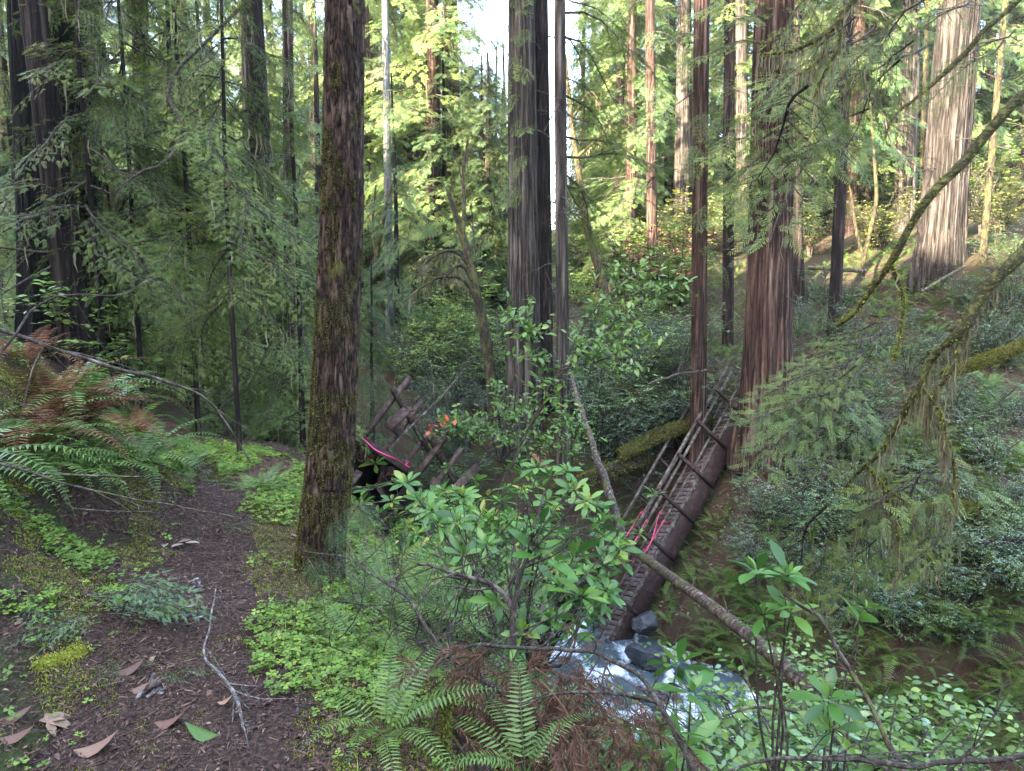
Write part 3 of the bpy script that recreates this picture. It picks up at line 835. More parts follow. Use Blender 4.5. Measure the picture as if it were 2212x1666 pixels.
Y = [  # u, v, d, h, wpx, nb, L, label
    (305, 800, 8.6, 8.5, 10, 80, 1.6, "dense hemlock whose boughs hang right of the charred redwood", .22),
    (425, 860, 9.0, 9.0, 12, 80, 1.5, "dense hemlock hanging full above the middle of the trail bend", .25),
    (222, 775, 8.0, 6.5, 13, 46, 1.3, "young hemlock with a black bare lower stem beside the charred redwood", .25),
    (412, 905, 11.0, 9.0, 16, 80, 1.9, "drooping young hemlock behind the bend of the trail", .06),
    (521, 1045, 7.4, 6.5, 11, 66, 1.35, "young hemlock on a thin black stem where the trail bends", .25),
    (470, 880, 13.0, 10, 18, 80, 2.2, "full green hemlock right of the trail bend, in front of the dark redwood pair", .05),
    (655, 960, 10.0, 8, 14, 70, 1.6, "mossy hung hemlock tucked behind the left side of the fir", .04),
    (345, 830, 17.0, 12, 20, 80, 2.6, "tall soft green hemlock far behind the trail", .05),
    (60, 700, 13.0, 10, 18, 70, 2.2, "yellow green hemlock at the left edge behind the charred redwood", .05),
    (805, 860, 17.0, 7.5, 14, 80, 2.0, "bright feathery young redwood right of the mossy fir", .02),
    (700, 760, 22.0, 13, 22, 80, 2.8, "tall hemlock seen behind the mossy fir's trunk", .05),
    (260, 860, 9.0, 3.2, 9, 40, 1.0, "small hemlock seedling tree below the charred redwood", .08),
    (860, 760, 24.0, 9, 14, 70, 2.2, "dim hemlock at the foot of the pale snag", .03),
    (560, 700, 28.0, 17, 26, 80, 3.2, "tall background hemlock above the dark redwood pair", .08),
    (180, 720, 20.0, 14, 22, 80, 3.0, "tall background hemlock behind the charred redwood", .08),
]
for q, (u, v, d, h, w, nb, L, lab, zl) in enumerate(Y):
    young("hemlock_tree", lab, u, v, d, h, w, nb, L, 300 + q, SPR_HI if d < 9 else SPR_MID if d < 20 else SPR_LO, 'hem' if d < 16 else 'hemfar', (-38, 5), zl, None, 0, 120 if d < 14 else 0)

for q, (u, d, vt, lab) in enumerate([(962, 30, 60, "leafy conifer below the sky gap, left of the broad grey redwood"), (1003, 33, 150, "pointed conifer under the open sky left of the broad grey redwood"),
                                 (1045, 29, 120, "full conifer under the open sky, close beside the broad grey redwood"), (1086, 34, 190, "conifer partly behind the broad grey redwood's left edge"), (905, 33, -60, "tall soft conifer right of the pale snag")]):
    b = P(u, 640, d); zt = EYE + (P(u, vt, 1)[2] - EYE) * b[1] / P(u, vt, 1)[1]
    young("conifer_tree", lab, u, 640, d, zt - H(b[0], b[1]), 16, 150, 3.0, 700 + q, SPR_LO, 'hemfar', (-30, 5), .03)
# ------------------------------------------------------------------ background forest
rng = np.random.default_rng(99)
protos = []
for q in range(5):
    r0 = thing("conifer_tree", "tall conifer with loose green boughs in the far forest behind the ravine", "tree", (0, 0, 0), "tall conifers of the far forest")
    h = 20 + 3 * q
    t = np.linspace(0, 1, 14)
    g = G(); tube(g, np.stack([.1 * np.sin(t * 5 + q), .1 * np.cos(t * 4 + q), -1 + (h + 1) * t], -1), .30 * (1 - .85 * t) + .01, 9)
    obj("trunk", g, M['darkbark' if q % 2 else 'redwood'], r0)
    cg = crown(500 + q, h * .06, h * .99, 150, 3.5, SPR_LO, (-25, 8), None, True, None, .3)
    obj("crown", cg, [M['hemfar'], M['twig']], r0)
    protos.append(r0)
used = [False] * 5
spots = []
tries = 0
while len(spots) < 105 and tries < 9000:
    tries += 1
    d = 27 + 75 * rng.random() ** 1.2
    u = rng.uniform(-250, 2450)
    x = (u - CU) / FPX * d; y = d
    if 985 < u < 1110 and d < 38: continue
    if 1180 < u < 1245 and d < 50: continue
    if 760 < u < 985 and (d < 40 or rng.random() < .5): continue
    if 1245 < u < 1460 and rng.random() < .35: continue
    if any((x - a) ** 2 + (y - b) ** 2 < 7 for a, b in spots): continue
    spots.append((x, y))
for u, d in [(985, 31), (1018, 34), (1052, 29), (1088, 36), (938, 30), (892, 34), (852, 37), (802, 32), (1205, 70), (1220, 58), (780, 44), (815, 38), (868, 52), (905, 40), (926, 47), (966, 42), (1005, 46), (1022, 60), (1040, 44), (1075, 50), (1098, 70),
             (1010, 75), (1060, 85), (1195, 62), (1225, 75), (1255, 44), (1275, 55), (1300, 40), (940, 80), (870, 85), (1190, 95), (1235, 90), (690, 38), (640, 44), (480, 36), (420, 44), (260, 34), (330, 52), (20, 30), (110, 38), (1480, 62), (1550, 48), (1630, 66), (1760, 44), (1850, 36), (1900, 50), (2090, 42), (2180, 36)]:
    spots.append(((u - CU) / FPX * d, d))
for (x, y) in spots:
    q = int(rng.integers(5)); s = rng.uniform(.8, 1.3)
    u = CU + FPX * x / y
    vt = 60 + 150 * rng.random() if 985 < u < 1120 else 480 + 90 * rng.random() if 1120 <= u < 1250 else None
    if vt is not None:
        ztop = P(u, vt, 1)[2] - EYE; s = max(.1, (EYE + ztop * y / P(u, vt, 1)[1] - H(x, y)) / (20 + 3 * q))
    if not used[q]:
        used[q] = True; o = protos[q]; o.location = (x, y, H(x, y)); o.scale = (s, s, s)
    else:
        o = dup(protos[q], (x, y, H(x, y)), rng.uniform(0, 6.28), s)
    o.scale = (max(s, .70), max(s, .70), s)
for q in range(5):
    if not used[q]: protos[q].location = (20 + q * 4, 60, H(20 + q * 4, 60))

# ------------------------------------------------------------------ shrubs
def shrub(seed, h=1.2, stems=8, bl=12, nl=14, ls=.026, leaf=LEAF2, spread=.6, up=.3):
    rng = np.random.default_rng(seed); gw, gl = G(), G()
    pos, dr, nr, sc = [], [], [], []
    for s in range(stems):
        a = rng.uniform(0, 6.283); o = np.array((math.cos(a), math.sin(a), 0))
        L = h * rng.uniform(.65, 1.15); t = np.linspace(0, 1, 7)
        pts = o * (.05 + spread * L * t ** 1.6)[:, None] + np.array((0, 0, 1.0)) * (L * (t - .18 * t ** 2))[:, None] + rng.normal(0, .02, (7, 3)) * t[:, None]
        tube(gw, pts, .009 * h * (1 - .8 * t) + .0015, 4, cap=False)
        for k in range(bl):
            f = rng.uniform(.22, 1); p0 = np.array([np.interp(f, t, pts[:, c]) for c in range(3)])
            a2 = rng.uniform(0, 6.283); D = nrm(np.array((math.cos(a2), math.sin(a2), rng.uniform(-.1, up + .4))) + o * .5)
            bL = h * rng.uniform(.14, .34); j = (np.arange(nl) + .5) / nl
            q = p0 + D * (bL * j)[:, None] + np.array((0, 0, -1.0)) * (.15 * bL * j ** 2)[:, None]
            tube(gw, np.vstack([p0, q[-1]]), [.003 * h, .001], 3, cap=False)
            X = nrm(np.cross(D, (0, 0, 1.0))); sg = np.where(np.arange(nl) % 2 == 0, 1, -1)[:, None]
            pos.append(q); dr.append(nrm(D * .55 + X * sg + rng.normal(0, .2, (nl, 3)))); nr.append(nrm(np.array((0, 0, 1.0)) + rng.normal(0, .4, (nl, 3)))); sc.append(ls * rng.uniform(.7, 1.25, nl))
    pos, dr, nr, sc = map(np.concatenate, (pos, dr, nr, sc))
    gl.inst(leaf[0], leaf[1], basis(dr, nr), pos, sc, np.clip(rng.normal(.5, .22, len(pos)), 0, 1))
    return gw, gl
M['skyhuck'] = leaf_mat("sky_sheen_huckleberry_leaf", [(0.0, (.045, .090, .055)), (.6, (.095, .165, .105)), (1, (.17, .25, .16))], .25, .7, .2, .4)  # sky sheen of the leaves put into a paler, bluer colour
def shrub_proto(name, label, seed, mat, group, **kw):
    gw, gl = shrub(seed, **kw)
    r = thing(name, label, "shrub", (0, 0, -50), group)
    obj("stem", gw, M['twig'], r); obj("foliage", gl, M[mat], r)
    return r
GROUPS = {}
def place(kind, protos, pts, smin, smax, rng, label, group, sink=.05):
    for (x, y) in pts:
        p = protos[int(rng.integers(len(protos)))]
        z = H(x, y) - sink; s = rng.uniform(smin, smax); rz = rng.uniform(0, 6.283)
        if p.get("_placed"):
            o = dup(p, (x, y, z), rz, s, label, group)
        else:
            p["_placed"] = 1; p.location = (x, y, z); p.rotation_euler = (p.rotation_euler.x, p.rotation_euler.y, rz); p.scale = (s, s, s); p["label"] = label; p["group"] = group
def pxpts(lst):
    """ground points seen through picture points: march the ray to the terrain"""
    out = []
    dd = np.concatenate([np.arange(2.2, 20, .08), np.arange(20, 70, .4)])
    for (u, v) in lst:
        r = np.array([P(u, v, d) for d in dd]); hh = H0(r[:, 0], r[:, 1])
        k = np.where(r[:, 2] < hh)[0]
        if len(k): out.append(tuple(r[k[0], :2]))
    return out
def region(rng, u0, v0, u1, v1, n): return pxpts([(rng.uniform(u0, u1), rng.uniform(v0, v1)) for _ in range(n)])

rng = np.random.default_rng(42)
HK = [shrub_proto("huckleberry_shrub", "-", 700 + k, 'huck' if k % 2 else 'skyhuck', "-", h=1.15, stems=9, bl=13, nl=14, ls=.030) for k in range(4)]
M['lime'] = leaf_mat("lime_leaf", [(0.0, (.070, .140, .030)), (.6, (.14, .235, .05)), (1, (.26, .33, .07))], .4, .4, .4)
BR = [shrub_proto("tanoak_shrub", "-", 720 + k, 'broad' if k == 1 else 'lime', "-", h=1.7, stems=8, bl=11, nl=9, ls=.085, leaf=LEAFB, spread=.45) for k in range(3)]
GD = [shrub_proto("golden_shrub", "-", 740 + k, 'gold', "-", h=2.2, stems=9, bl=12, nl=10, ls=.10, leaf=LEAF2, spread=.45) for k in range(2)]
RS = [shrub_proto("rusty_shrub", "-", 750 + k, 'rust', "-", h=1.6, stems=9, bl=12, nl=9, ls=.09, leaf=LEAF2, spread=.5) for k in range(2)]
g1 = "huckleberry shrubs on the far bank of the ravine"
place('h', HK, region(rng, 1230, 850, 1480, 1000, 12) + region(rng, 1300, 1000, 1420, 1100, 6) + region(rng, 900, 820, 1080, 920, 10) + region(rng, 1240, 730, 1560, 850, 14), .9, 1.5, rng,
      "bluish green huckleberry shrub on the far bank between the redwoods and the ravine", g1)
place('h', HK, region(rng, 1600, 920, 1900, 1300, 34) + region(rng, 1720, 650, 1790, 700, 4), .8, 1.3, rng, "small leaved huckleberry shrub crowding the bank below the massive reddish redwood", "huckleberry shrubs below the massive redwood")
place('h', HK, region(rng, 1800, 860, 2212, 1420, 44), .7, 1.25, rng, "low huckleberry shrub among the ferns of the right slope", "huckleberry shrubs of the right slope")
place('h', HK, region(rng, 1720, 660, 2212, 880, 20) + region(rng, 2060, 540, 2212, 760, 10), .8, 1.3, rng, "grey green huckleberry shrub on the hillside below the big pale flaring redwood", "huckleberry shrubs by the flaring redwood")
place('b', BR, region(rng, 880, 640, 1080, 820, 14) + region(rng, 1230, 640, 1480, 740, 8), 1.0, 1.7, rng, "leafy tanoak shrub on the rise beyond the ravine", "tanoak shrubs beyond the ravine")
place('g', GD, region(rng, 1240, 500, 1480, 640, 16) + region(rng, 1590, 400, 1800, 560, 14), 1.0, 1.7, rng, "sunlit yellow green shrub on the far sunny slope", "golden shrubs of the sunny slope")
place('g', GD, region(rng, 1830, 330, 2212, 560, 22), .9, 1.5, rng, "sunlit yellow green shrub high on the right hillside", "golden shrubs of the right hillside")
place('h', HK, region(rng, 890, 700, 1090, 900, 22) + region(rng, 1230, 740, 1500, 1010, 30), 1.1, 1.9, rng, "bushy blue green shrub in the hollow between the broad grey redwood and the bridge", "shrubs of the hollow")
place('h', HK, region(rng, 900, 880, 1120, 1080, 16), .7, 1.15, rng, "blue green shrub on the dark bank right of the tilted bridge half", "shrubs under the broad grey redwood")
place('b', BR, region(rng, 885, 700, 1090, 880, 16) + region(rng, 1240, 680, 1480, 860, 12), .8, 1.3, rng, "bright leafy tanoak bush in the hollow behind the bridge halves", "bright bushes of the hollow")
place('r', RS, region(rng, 1250, 560, 1500, 680, 9) + region(rng, 1630, 420, 1760, 520, 6), .9, 1.3, rng, "dry rusty brown shrub on the far sunny slope", "rusty shrubs of the sunny slope")
place('b', BR, region(rng, 240, 760, 600, 900, 12), .7, 1.1, rng, "leafy shrub in the shade under the hemlocks beyond the trail", "leafy shrubs under the hemlocks")
# wall of background shrubs behind everything
place('b', BR, [(float(x), float(y)) for x, y in zip(rng.uniform(-26, 30, 60), rng.uniform(26, 48, 60))], 1.4, 2.6, rng, "tall leafy shrub deep in the background forest", "tall shrubs deep in the forest")

# ------------------------------------------------------------------ ferns
def frond_g(seed, L=.85, e0=62, bend=85, npair=26, W=.10):
    rng = np.random.default_rng(seed); n = 22
    t = np.linspace(0, 1, n); e = np.radians(e0 - bend * t ** 1.25)
    st = L / (n - 1); y = np.concatenate([[0], np.cumsum(np.cos(e[:-1]) * st)]); z = np.concatenate([[0], np.cumsum(np.sin(e[:-1]) * st)])
    x = .05 * L * np.sin(t * 2.5 + seed) * t
    pts = np.stack([x, y, z], -1)
    g = G(); tube(g, pts[::3], np.linspace(.0035, .001, len(pts[::3])), 3, cap=False, tint=.3)
    tk = .13 + .86 * np.arange(npair) / npair
    c = np.stack([np.interp(tk, t, pts[:, k]) for k in range(3)], -1)
    T = nrm(np.stack([np.interp(tk, t, np.gradient(pts[:, k])) for k in range(3)], -1))
    X = np.array((1.0, 0, 0)); Nn = nrm(np.cross(X, T))
    ln = W * np.minimum(1, .55 + tk * 2) * np.clip((1 - tk) * 1.9, .08, 1) ** .8
    PV = np.array([(0, 0, 0), (-.085, .25, .02), (-.06, .7, 0), (0, 1, -.06), (.06, .7, 0), (.085, .25, .02)])
    PF = (np.array([(0, 5, 4, 1), (1, 4, 2, 2)])[:0].reshape(0, 4).astype(int), np.array([(0, 5, 4), (0, 4, 2), (0, 2, 1), (2, 4, 3)]))
    for s in (-1, 1):
        D = nrm(X * s + T * .28 - Nn * .12 + rng.normal(0, .06, (npair, 3)))
        g.inst(PV, PF[1], basis(D, nrm(Nn + rng.normal(0, .12, (npair, 3)))), c, ln * rng.uniform(.9, 1.08, npair), np.clip(rng.normal(.5, .1, npair), 0, 1))
    return g
FR = [frond_g(k, .80 + .07 * k, 66 - 6 * k, 70 + 12 * k) for k in range(5)]
def fern_g(seed, n=13, protos=FR):
    rng = np.random.default_rng(seed); g = G()
    for k in range(n):
        a = 2 * math.pi * (k + rng.uniform(-.35, .35)) / n
        c, s = math.cos(a), math.sin(a)
        g.merge(protos[rng.integers(5)], [[c, -s, 0], [s, c, 0], [0, 0, 1]], (-s * .03, c * .03, 0), rng.uniform(.65, 1.1), rng.normal(0, .14))
    return g
def fern_proto(k, mat):
    o = obj("sword_fern", fern_g(800 + k, 9 + 2 * (k % 4)), M[mat], None, (0, 0, -50)); tag(o, "-", "fern", "-"); return o
FERN = [fern_proto(k, 'fern') for k in range(5)]
DFERN = [fern_proto(10 + k, 'deadfern') for k in range(2)]
rng = np.random.default_rng(77)
place('f', FERN, region(rng, 1850, 1050, 2212, 1640, 80), .7, 1.15, rng, "sword fern on the dark slope across the creek at lower right", "ferns of the lower right slope")
place('f', FERN, region(rng, 1800, 620, 2212, 1050, 66), .8, 1.25, rng, "sword fern on the open hillside at right, above the mossy log", "ferns of the right hillside")
place('f', FERN, region(rng, 1740, 1480, 2212, 1660, 18), .6, .9, rng, "sword fern low on the creek bank at the bottom right", "ferns of the bottom right bank")
place('f', FERN, region(rng, 1540, 1280, 1880, 1490, 18) + region(rng, 1420, 1120, 1760, 1440, 34), .55, .95, rng, "sword fern on the shaded bank beside the fallen bridge", "ferns beside the fallen bridge")
place('f', FERN, region(rng, 60, 860, 500, 1030, 11), .5, .85, rng, "sword fern on the bank left of the trail", "ferns on the bank left of the trail")
place('d', DFERN, region(rng, 0, 760, 330, 1000, 7), .7, 1.0, rng, "withered brown fern among the green ones left of the trail", "withered ferns left of the trail")
place('f', FERN, region(rng, 780, 1180, 1300, 1400, 20), .55, .85, rng, "sword fern under the twigs on the near slope of the ravine", "ferns on the near ravine slope")
place('f', FERN, region(rng, 900, 900, 1120, 1080, 8), .6, .9, rng, "sword fern on the dark bank under the broad grey redwood", "ferns under the broad grey redwood")
place('f', FERN, region(rng, 1700, 560, 2050, 680, 14), .7, 1.0, rng, "sword fern on the slope below the big pale flaring redwood", "ferns below the flaring redwood")
place('f', FERN, region(rng, 540, 1030, 640, 1080, 4), .4, .55, rng, "small fern where the trail bends behind the fir", "ferns at the trail bend")

FRM = [f.mesh("frond", M['fern']) for f in FR]
def near_fern(label, x, y, n, seed, s, az0, az1, zo=0.0):
    rng = np.random.default_rng(seed)
    r = thing("sword_fern", label, "fern", (x, y, H(x, y) + zo))
    for k in range(n):
        o = obj("frond", FRM[rng.integers(5)], None, r)
        o.rotation_euler = (R_(rng.uniform(-12, 8)), R_(rng.uniform(-12, 12)), R_(az0 + (az1 - az0) * (k + rng.random()) / n))
        q = s * rng.uniform(.8, 1.15); o.scale = (q, q, q)
    return r
def gp(u, v): return pxpts([(u, v)])[0]
for (lab, u, v, n, s, a0, a1) in [
    ("large bright fern at the left edge beside the trail", -40, 1150, 15, .85, 180, 380),
    ("second bright fern behind the large one at the left edge", 60, 1040, 11, .75, 180, 380),
    ("arching fern hanging over the left side of the trail", 150, 1080, 11, .75, 200, 340),
    ("grey green fern halfway along the trail's left side", 300, 1030, 13, .75, 160, 380),
    ("fern below the charred redwood with fronds reaching right", 170, 905, 13, .9, 180, 400),
    ("fern by the mossy stump where the trail narrows", 395, 1030, 10, .6, 160, 380),
    ("upright bright fern just below the fir's foot", 770, 1400, 9, .50, 20, 300),
    ("broad fern spreading at the bottom right of the fir", 900, 1350, 11, .60, 0, 360),
    ("dark fern at the bottom beneath the dead brown branch", 830, 1600, 10, .55, 120, 420),
]:
    x, y = gp(max(u, 5), v)
    if u < 5: x -= .28
    near_fern(lab, x, y, n, u + v, s, a0, a1)
# ferns along the very bottom edge, rooted on the slope close to the camera
near_fern("yellow green fern arching at the bottom centre edge", .05, 2.35, 7, 5, .55, -60, 120, .15)
near_fern("large bright fern at the bottom edge in front of the creek", 1.05, 2.75, 11, 9, .62, 40, 330, .45)
near_fern("half seen fern at the bottom edge left of the creek", .62, 2.6, 8, 19, .6, -40, 200, .30)

# ------------------------------------------------------------------ the fallen bridge, right half
br = thing("footbridge", "broken wooden footbridge half lying steeply down the far bank into the creek", "bridge", E0)
ax = np.stack([L3, A3, N3], -1)
rng = np.random.default_rng(3)
g = G(); x = 0
while x < LEN:
    w = rng.uniform(.10, .12)
    pl = np.stack([A3, L3, N3], -1)
    box(g, L3 * (x + w / 2) + A3 * (W_ / 2 + rng.normal(0, .006)) + N3 * rng.normal(0, .004), pl, (W_ / 2 + .012, w / 2 - .009, .016), int(rng.choice([0, 0, 1, 2])), rng.random())
    x += w
obj("deck", g, [M['deck'], M['rail'], M['board']], br)
for a in (.03, W_ - .03):
    g = G(); box(g, L3 * LEN / 2 + A3 * a - N3 * .205, ax, (LEN / 2, .05, .185)); obj("stringer", g, M['beam'], br)
for a in (.0, W_):
    g = G(); box(g, L3 * LEN / 2 + A3 * a + N3 * .035, ax, (LEN / 2, .020, .026)); obj("kerb", g, M['rail'], br)
g = G(); box(g, L3 * LEN / 2 + A3 * .03 + N3 * .24, ax, (LEN / 2, .014, .020)); obj("rail", g, M['rail'], br)
pn = np.stack([N3, L3, A3], -1)
for s, a in ((0, -.05), (1, W_ + .05)):
    for x in (.85, 2.25, 3.2, 4.15, 5.1, 6.05):
        if s == 1 and x < 1: continue
        g = G(); box(g, L3 * x + A3 * a + N3 * .21, pn, (.58, .032, .028)); obj("post", g, M['beam'], br)
    for h in (.76, .60):
        x0, x1 = (1.3 if s else .2), LEN + .25 - .4 * s
        if s and h < .7: h = .36
        g = G(); box(g, L3 * (x0 + x1) / 2 + A3 * (a + (.05 if s == 0 else -.05)) + N3 * h, ax, ((x1 - x0) / 2, .018, .026)); obj("rail", g, M['rail'], br)
# left half
r_, u_, f_ = ray_basis(815, 1010)
L4 = nrm(.25 * r_ - .33 * u_ + .9 * f_); A4 = nrm(.78 * r_ - .62 * u_); A4 = nrm(A4 - L4 * (A4 @ L4)); N4 = np.cross(A4, L4)
if N4 @ u_ < 0: N4 = -N4
E1 = P(757, 935, 10.4)
b2 = thing("footbridge", "tilted dark bridge half with rotten broken end behind the mossy fir", "bridge", E1)
ax = np.stack([L4, A4, N4], -1); LEN2 = 2.9; W2 = .98
g = G(); x = 0
while x < LEN2:
    w = rng.uniform(.13, .16)
    box(g, L4 * (x + w / 2) + A4 * (W2 / 2 + rng.normal(0, .01)), np.stack([A4, L4, N4], -1), (W2 / 2 + .03, w / 2 - .006, .024)); x += w
obj("deck", g, M['deck'], b2)
for a, rr in ((.08, .27), (.55, .31), (.98, .22)):
    g = G(); n = 26; q = (L4 * np.linspace(.0, LEN2, n)[:, None]) + A4 * a - N4 * (.06 + rr)
    th = np.arange(20) * 2 * math.pi / 20; rad = rr * (1 + .25 * (fbm(np.stack([np.cos(th) * 2 + a * 9, np.sin(th) * 2, 0 * th], -1), 3, 8) - .5))
    V = q[:, None] + rad[None, :, None] * (np.cos(th)[None, :, None] * A4 + np.sin(th)[None, :, None] * N4)
    V[0] += -L4 * (.25 * (fbm(V[0] * 5, 3, 4) - .5))[:, None]
    i = np.arange(n - 1)[:, None] * 20; j = np.arange(20)[None]; k = (j + 1) % 20
    g.add(V, np.stack([i + j, i + k, i + 20 + k, i + 20 + j], -1).reshape(-1, 4))
    # hollow rotted end
    rings = [V[0]] + [q[0] + (V[0] - q[0]) * f + L4 * dp for f, dp in ((.8, .05), (.72, .4), (.3, .9))]
    VV = np.concatenate(rings); ii = np.arange(3)[:, None] * 20
    g.add(VV, (np.stack([ii + j, ii + 20 + j, ii + 20 + k, ii + k], -1).reshape(-1, 4), np.arange(60, 80)[None]))
    o = obj("stringer", g, M['beam'], b2)
    rg = G()
    for z in range(46):
        t = rng.normal(1.9, .7) if a > .3 else rng.normal(1.0, .5); p = q[0] + (np.cos(t) * A4 + np.sin(t) * N4) * rr * rng.uniform(.5, 1.0)
        twigs(rg, p + L4 * .03, -L4 * .8 + rng.normal(0, .6, 3), rng.uniform(.03, .09), .010, 0, rng, 0, .3, 0, 4)
    obj("rotten_end", rg, M['rot'], o)
g = G(); box(g, L4 * -.03 + A4 * W2 / 2 + N4 * .0, np.stack([A4, L4, N4], -1), (W2 / 2 + .12, .03, .055)); obj("end_board", g, M['beam'], b2)
g = G(); box(g, A4 * (W2 / 2 - .1) - N4 * .85 + L4 * .5, np.stack([A4, L4, N4], -1), (.80, .2, .22)); obj("sill_beam", g, M['beam'], b2)
pn = np.stack([N4, L4, A4], -1)
for s, a in ((0, -.06), (1, W2 + .06)):
    for x in (.55, 1.5, 2.6):
        h = .80 if s == 0 else .62
        g = G(); box(g, L4 * x + A4 * a + N4 * (h - .25), pn, (h, .042, .036)); o = obj("post", g, M['board'], b2)
    for h in ((.95,) if s == 0 else (.62,)):
        g = G(); box(g, L4 * 1.55 + A4 * (a + (.07 if s == 0 else -.07)) + N4 * h, ax, (1.35, .025, .05)); obj("rail", g, M['board'], b2)
g = G(); box(g, P(881, 882, 11.2) - E1, np.stack([nrm(.85 * r_ - .5 * u_), f_, nrm(.5 * r_ + .85 * u_)], -1), (.11, .05, .018)); obj("post_cap", g, M['board'], b2)

# loose boards thrown about the broken half
for k, (lab, u0, v0, d0, u1, v1, d1, w) in enumerate([
    ("broken board pointing up right beside the tilted bridge half", 838, 925, 10.9, 884, 880, 11.2, .10),
    ("short sawn board end sticking out left of the tilted bridge half's posts", 838, 908, 11, 862, 935, 11.2, .10),
    ("square sawn beam end poking out under the rotten bridge half", 842, 1098, 10, 868, 1082, 10.6, .13),
    ("board lying under the leaves right of the rotten bridge half", 930, 1040, 10.6, 972, 1072, 10.8, .12),
    ("long fallen rail slanting up right below the tilted bridge half", 920, 1120, 10, 1030, 1010, 11, .09),
    ("splintered plank leaning at the left foot of the rotten bridge half", 757, 1046, 9.8, 776, 1020, 10, .07),
    ("reddish split plank lying on the far bank under the broad grey redwood", 1148, 978, 14.5, 1190, 1020, 14.2, .09),
]):
    a, b = P(u0, v0, d0), P(u1, v1, d1); D = nrm(b - a)
    g = G(); Rb = basis(D, (0.2, -.8, .6)); box(g, (0, 0, 0), np.stack([D, Rb[:, 0], Rb[:, 2]], -1), (np.linalg.norm(b - a) / 2, w * .7, .022))
    tag(obj("board", g, M['rot' if k in (2, 6) else 'board'], None, tuple((a + b) / 2)), lab, "board")

# pink tapes
def ribbon(label, pts, w=.008, world=False):
    p = np.array(pts if world else [P(*q) for q in pts]); b = p[0]
    g = G(); q = smooth(p - b, 18); t = np.linspace(0, 1, 18)
    q = q + np.array((0, 0, -1.0)) * (.03 * np.sin(t * math.pi))[:, None]
    n = np.stack([np.cos(t * 4), -.5 + 0 * t, np.sin(t * 4)], -1)
    X = nrm(np.cross(nrm(np.gradient(q, axis=0)), n)) * w
    V = np.concatenate([q - X, q + X, q + X * .6 + n * .002, q - X * .6 + n * .002]); i = np.arange(17)
    g.add(V, np.concatenate([np.stack([i, i + 1, 18 + i + 1, 18 + i], -1), np.stack([18 + i, 18 + i + 1, 36 + i + 1, 36 + i], -1)]))
    rng = np.random.default_rng(len(label))
    for e in (0, -1):
        for _ in range(4):
            d = rng.normal(0, 1, 3); tube(g, np.vstack([q[e], q[e] + nrm(d) * .09]), [w * .8, w * .3], 4)
    tag(obj("flagging_tape", g, M['pink'], None, tuple(b)), label, "tape")
dB = 12.6
ribbon("leftmost pink tape tied down from the bridge's far rail", [(1383, 1108, 13.9), (1350, 1160, 13.6), (1322, 1198, 13.3)])
ribbon("pink tape second from the left strung between the bridge rails", [(1397, 1122, 13.9), (1366, 1175, 13.5), (1340, 1215, 13.2)])
ribbon("steep pink tape from the bridge post to the fallen pole", [(1424, 1108, 13.2), (1412, 1150, 12.9), (1398, 1190, 12.6)])
ribbon("pink tape from the near rail wrapped round the fallen pole", [(1434, 1125, 13.0), (1405, 1170, 12.8), (1386, 1198, 12.3), (1365, 1210, 12.2)])
RB = [E1 - L4 * .08 + A4 * t + N4 * (.02 + .02 * math.sin(t * 9)) for t in np.linspace(-.05, 1.05, 7)]
ribbon("pink tape strung along the end board of the rotten bridge half", RB, .011, True)

# ------------------------------------------------------------------ logs and poles
def log(name, label, pts, mat, cat="log", sides=14, seed=0, moss=0, stub=0, rough=.08, ts=1.0):
    w = np.array([P(u, v, d) for u, v, d, _ in pts]); b = w[0]
    r = [wd * d / FPX / 2 for _, _, d, wd in pts]
    n = 60; q = smooth(w - b, n); rr = np.interp(np.linspace(0, 1, n), np.linspace(0, 1, len(r)), r)
    rr = rr * (1 + rough * (fbm(q * 5, 3, seed) - .5) * 2)
    root = thing(name, label, cat, b)
    g = G(); tube(g, q, rr, sides); rng = np.random.default_rng(seed)
    for k in range(stub):
        j = rng.integers(5, n - 5); d = nrm(rng.normal(0, 1, 3)); d[2] = abs(d[2])
        twigs(g, q[j], d, rng.uniform(.1, .35), .010, 0, rng)
    obj("trunk", g, mat, root)
    if moss:
        mg = G(); idx = rng.integers(0, n, moss); a = rng.uniform(-.6, 3.7, moss)
        T = nrm(np.gradient(q, axis=0))[idx]; X = nrm(np.cross(T, (0, 0, 1.0))); Yv = np.cross(X, T)
        out = X * np.cos(a)[:, None] + Yv * np.sin(a)[:, None]
        mg.inst(TUFT[0], TUFT[1], basis(nrm(out + rng.normal(0, .5, (moss, 3))), rng.normal(0, 1, (moss, 3))), q[idx] + out * rr[idx][:, None] * .95, ts * rng.uniform(.012, .03, moss), np.clip(rng.normal(.45, .2, moss), 0, 1))
        obj("moss", mg, M['firmoss'], root)
    return root
log("fallen_pole", "long grey fallen pole leaning across the lower end of the broken bridge", [(1362, 1185, 12.0, 18), (1440, 1240, 10.6, 21), (1530, 1305, 9.4, 25), (1620, 1375, 8.4, 30), (1690, 1435, 7.8, 34), (1760, 1500, 7.3, 36)], M['log'], moss=900, seed=4, stub=10)
log("mossy_log", "thick moss topped log lying on the right hillside", [(2040, 810, 13.2, 16), (2100, 790, 13.4, 26), (2160, 768, 13.6, 30), (2240, 735, 13.9, 22)], M['mossbough'], moss=9000, seed=5, ts=1.9)
log("mossy_log", "low mossy log half buried across the lower right slope", [(1930, 1115, 11.5, 30), (2010, 1105, 11.7, 34), (2080, 1100, 12, 34), (2150, 1112, 12.2, 26)], M['mossbough'], moss=9000, seed=6, ts=1.9)
log("mossy_log", "mossy log bridging the dark bank left of the bridge rails", [(1340, 985, 15.6, 26), (1440, 935, 15.9, 30), (1530, 905, 16.6, 28)], M['mossbough'], moss=6000, seed=7, ts=2.2)
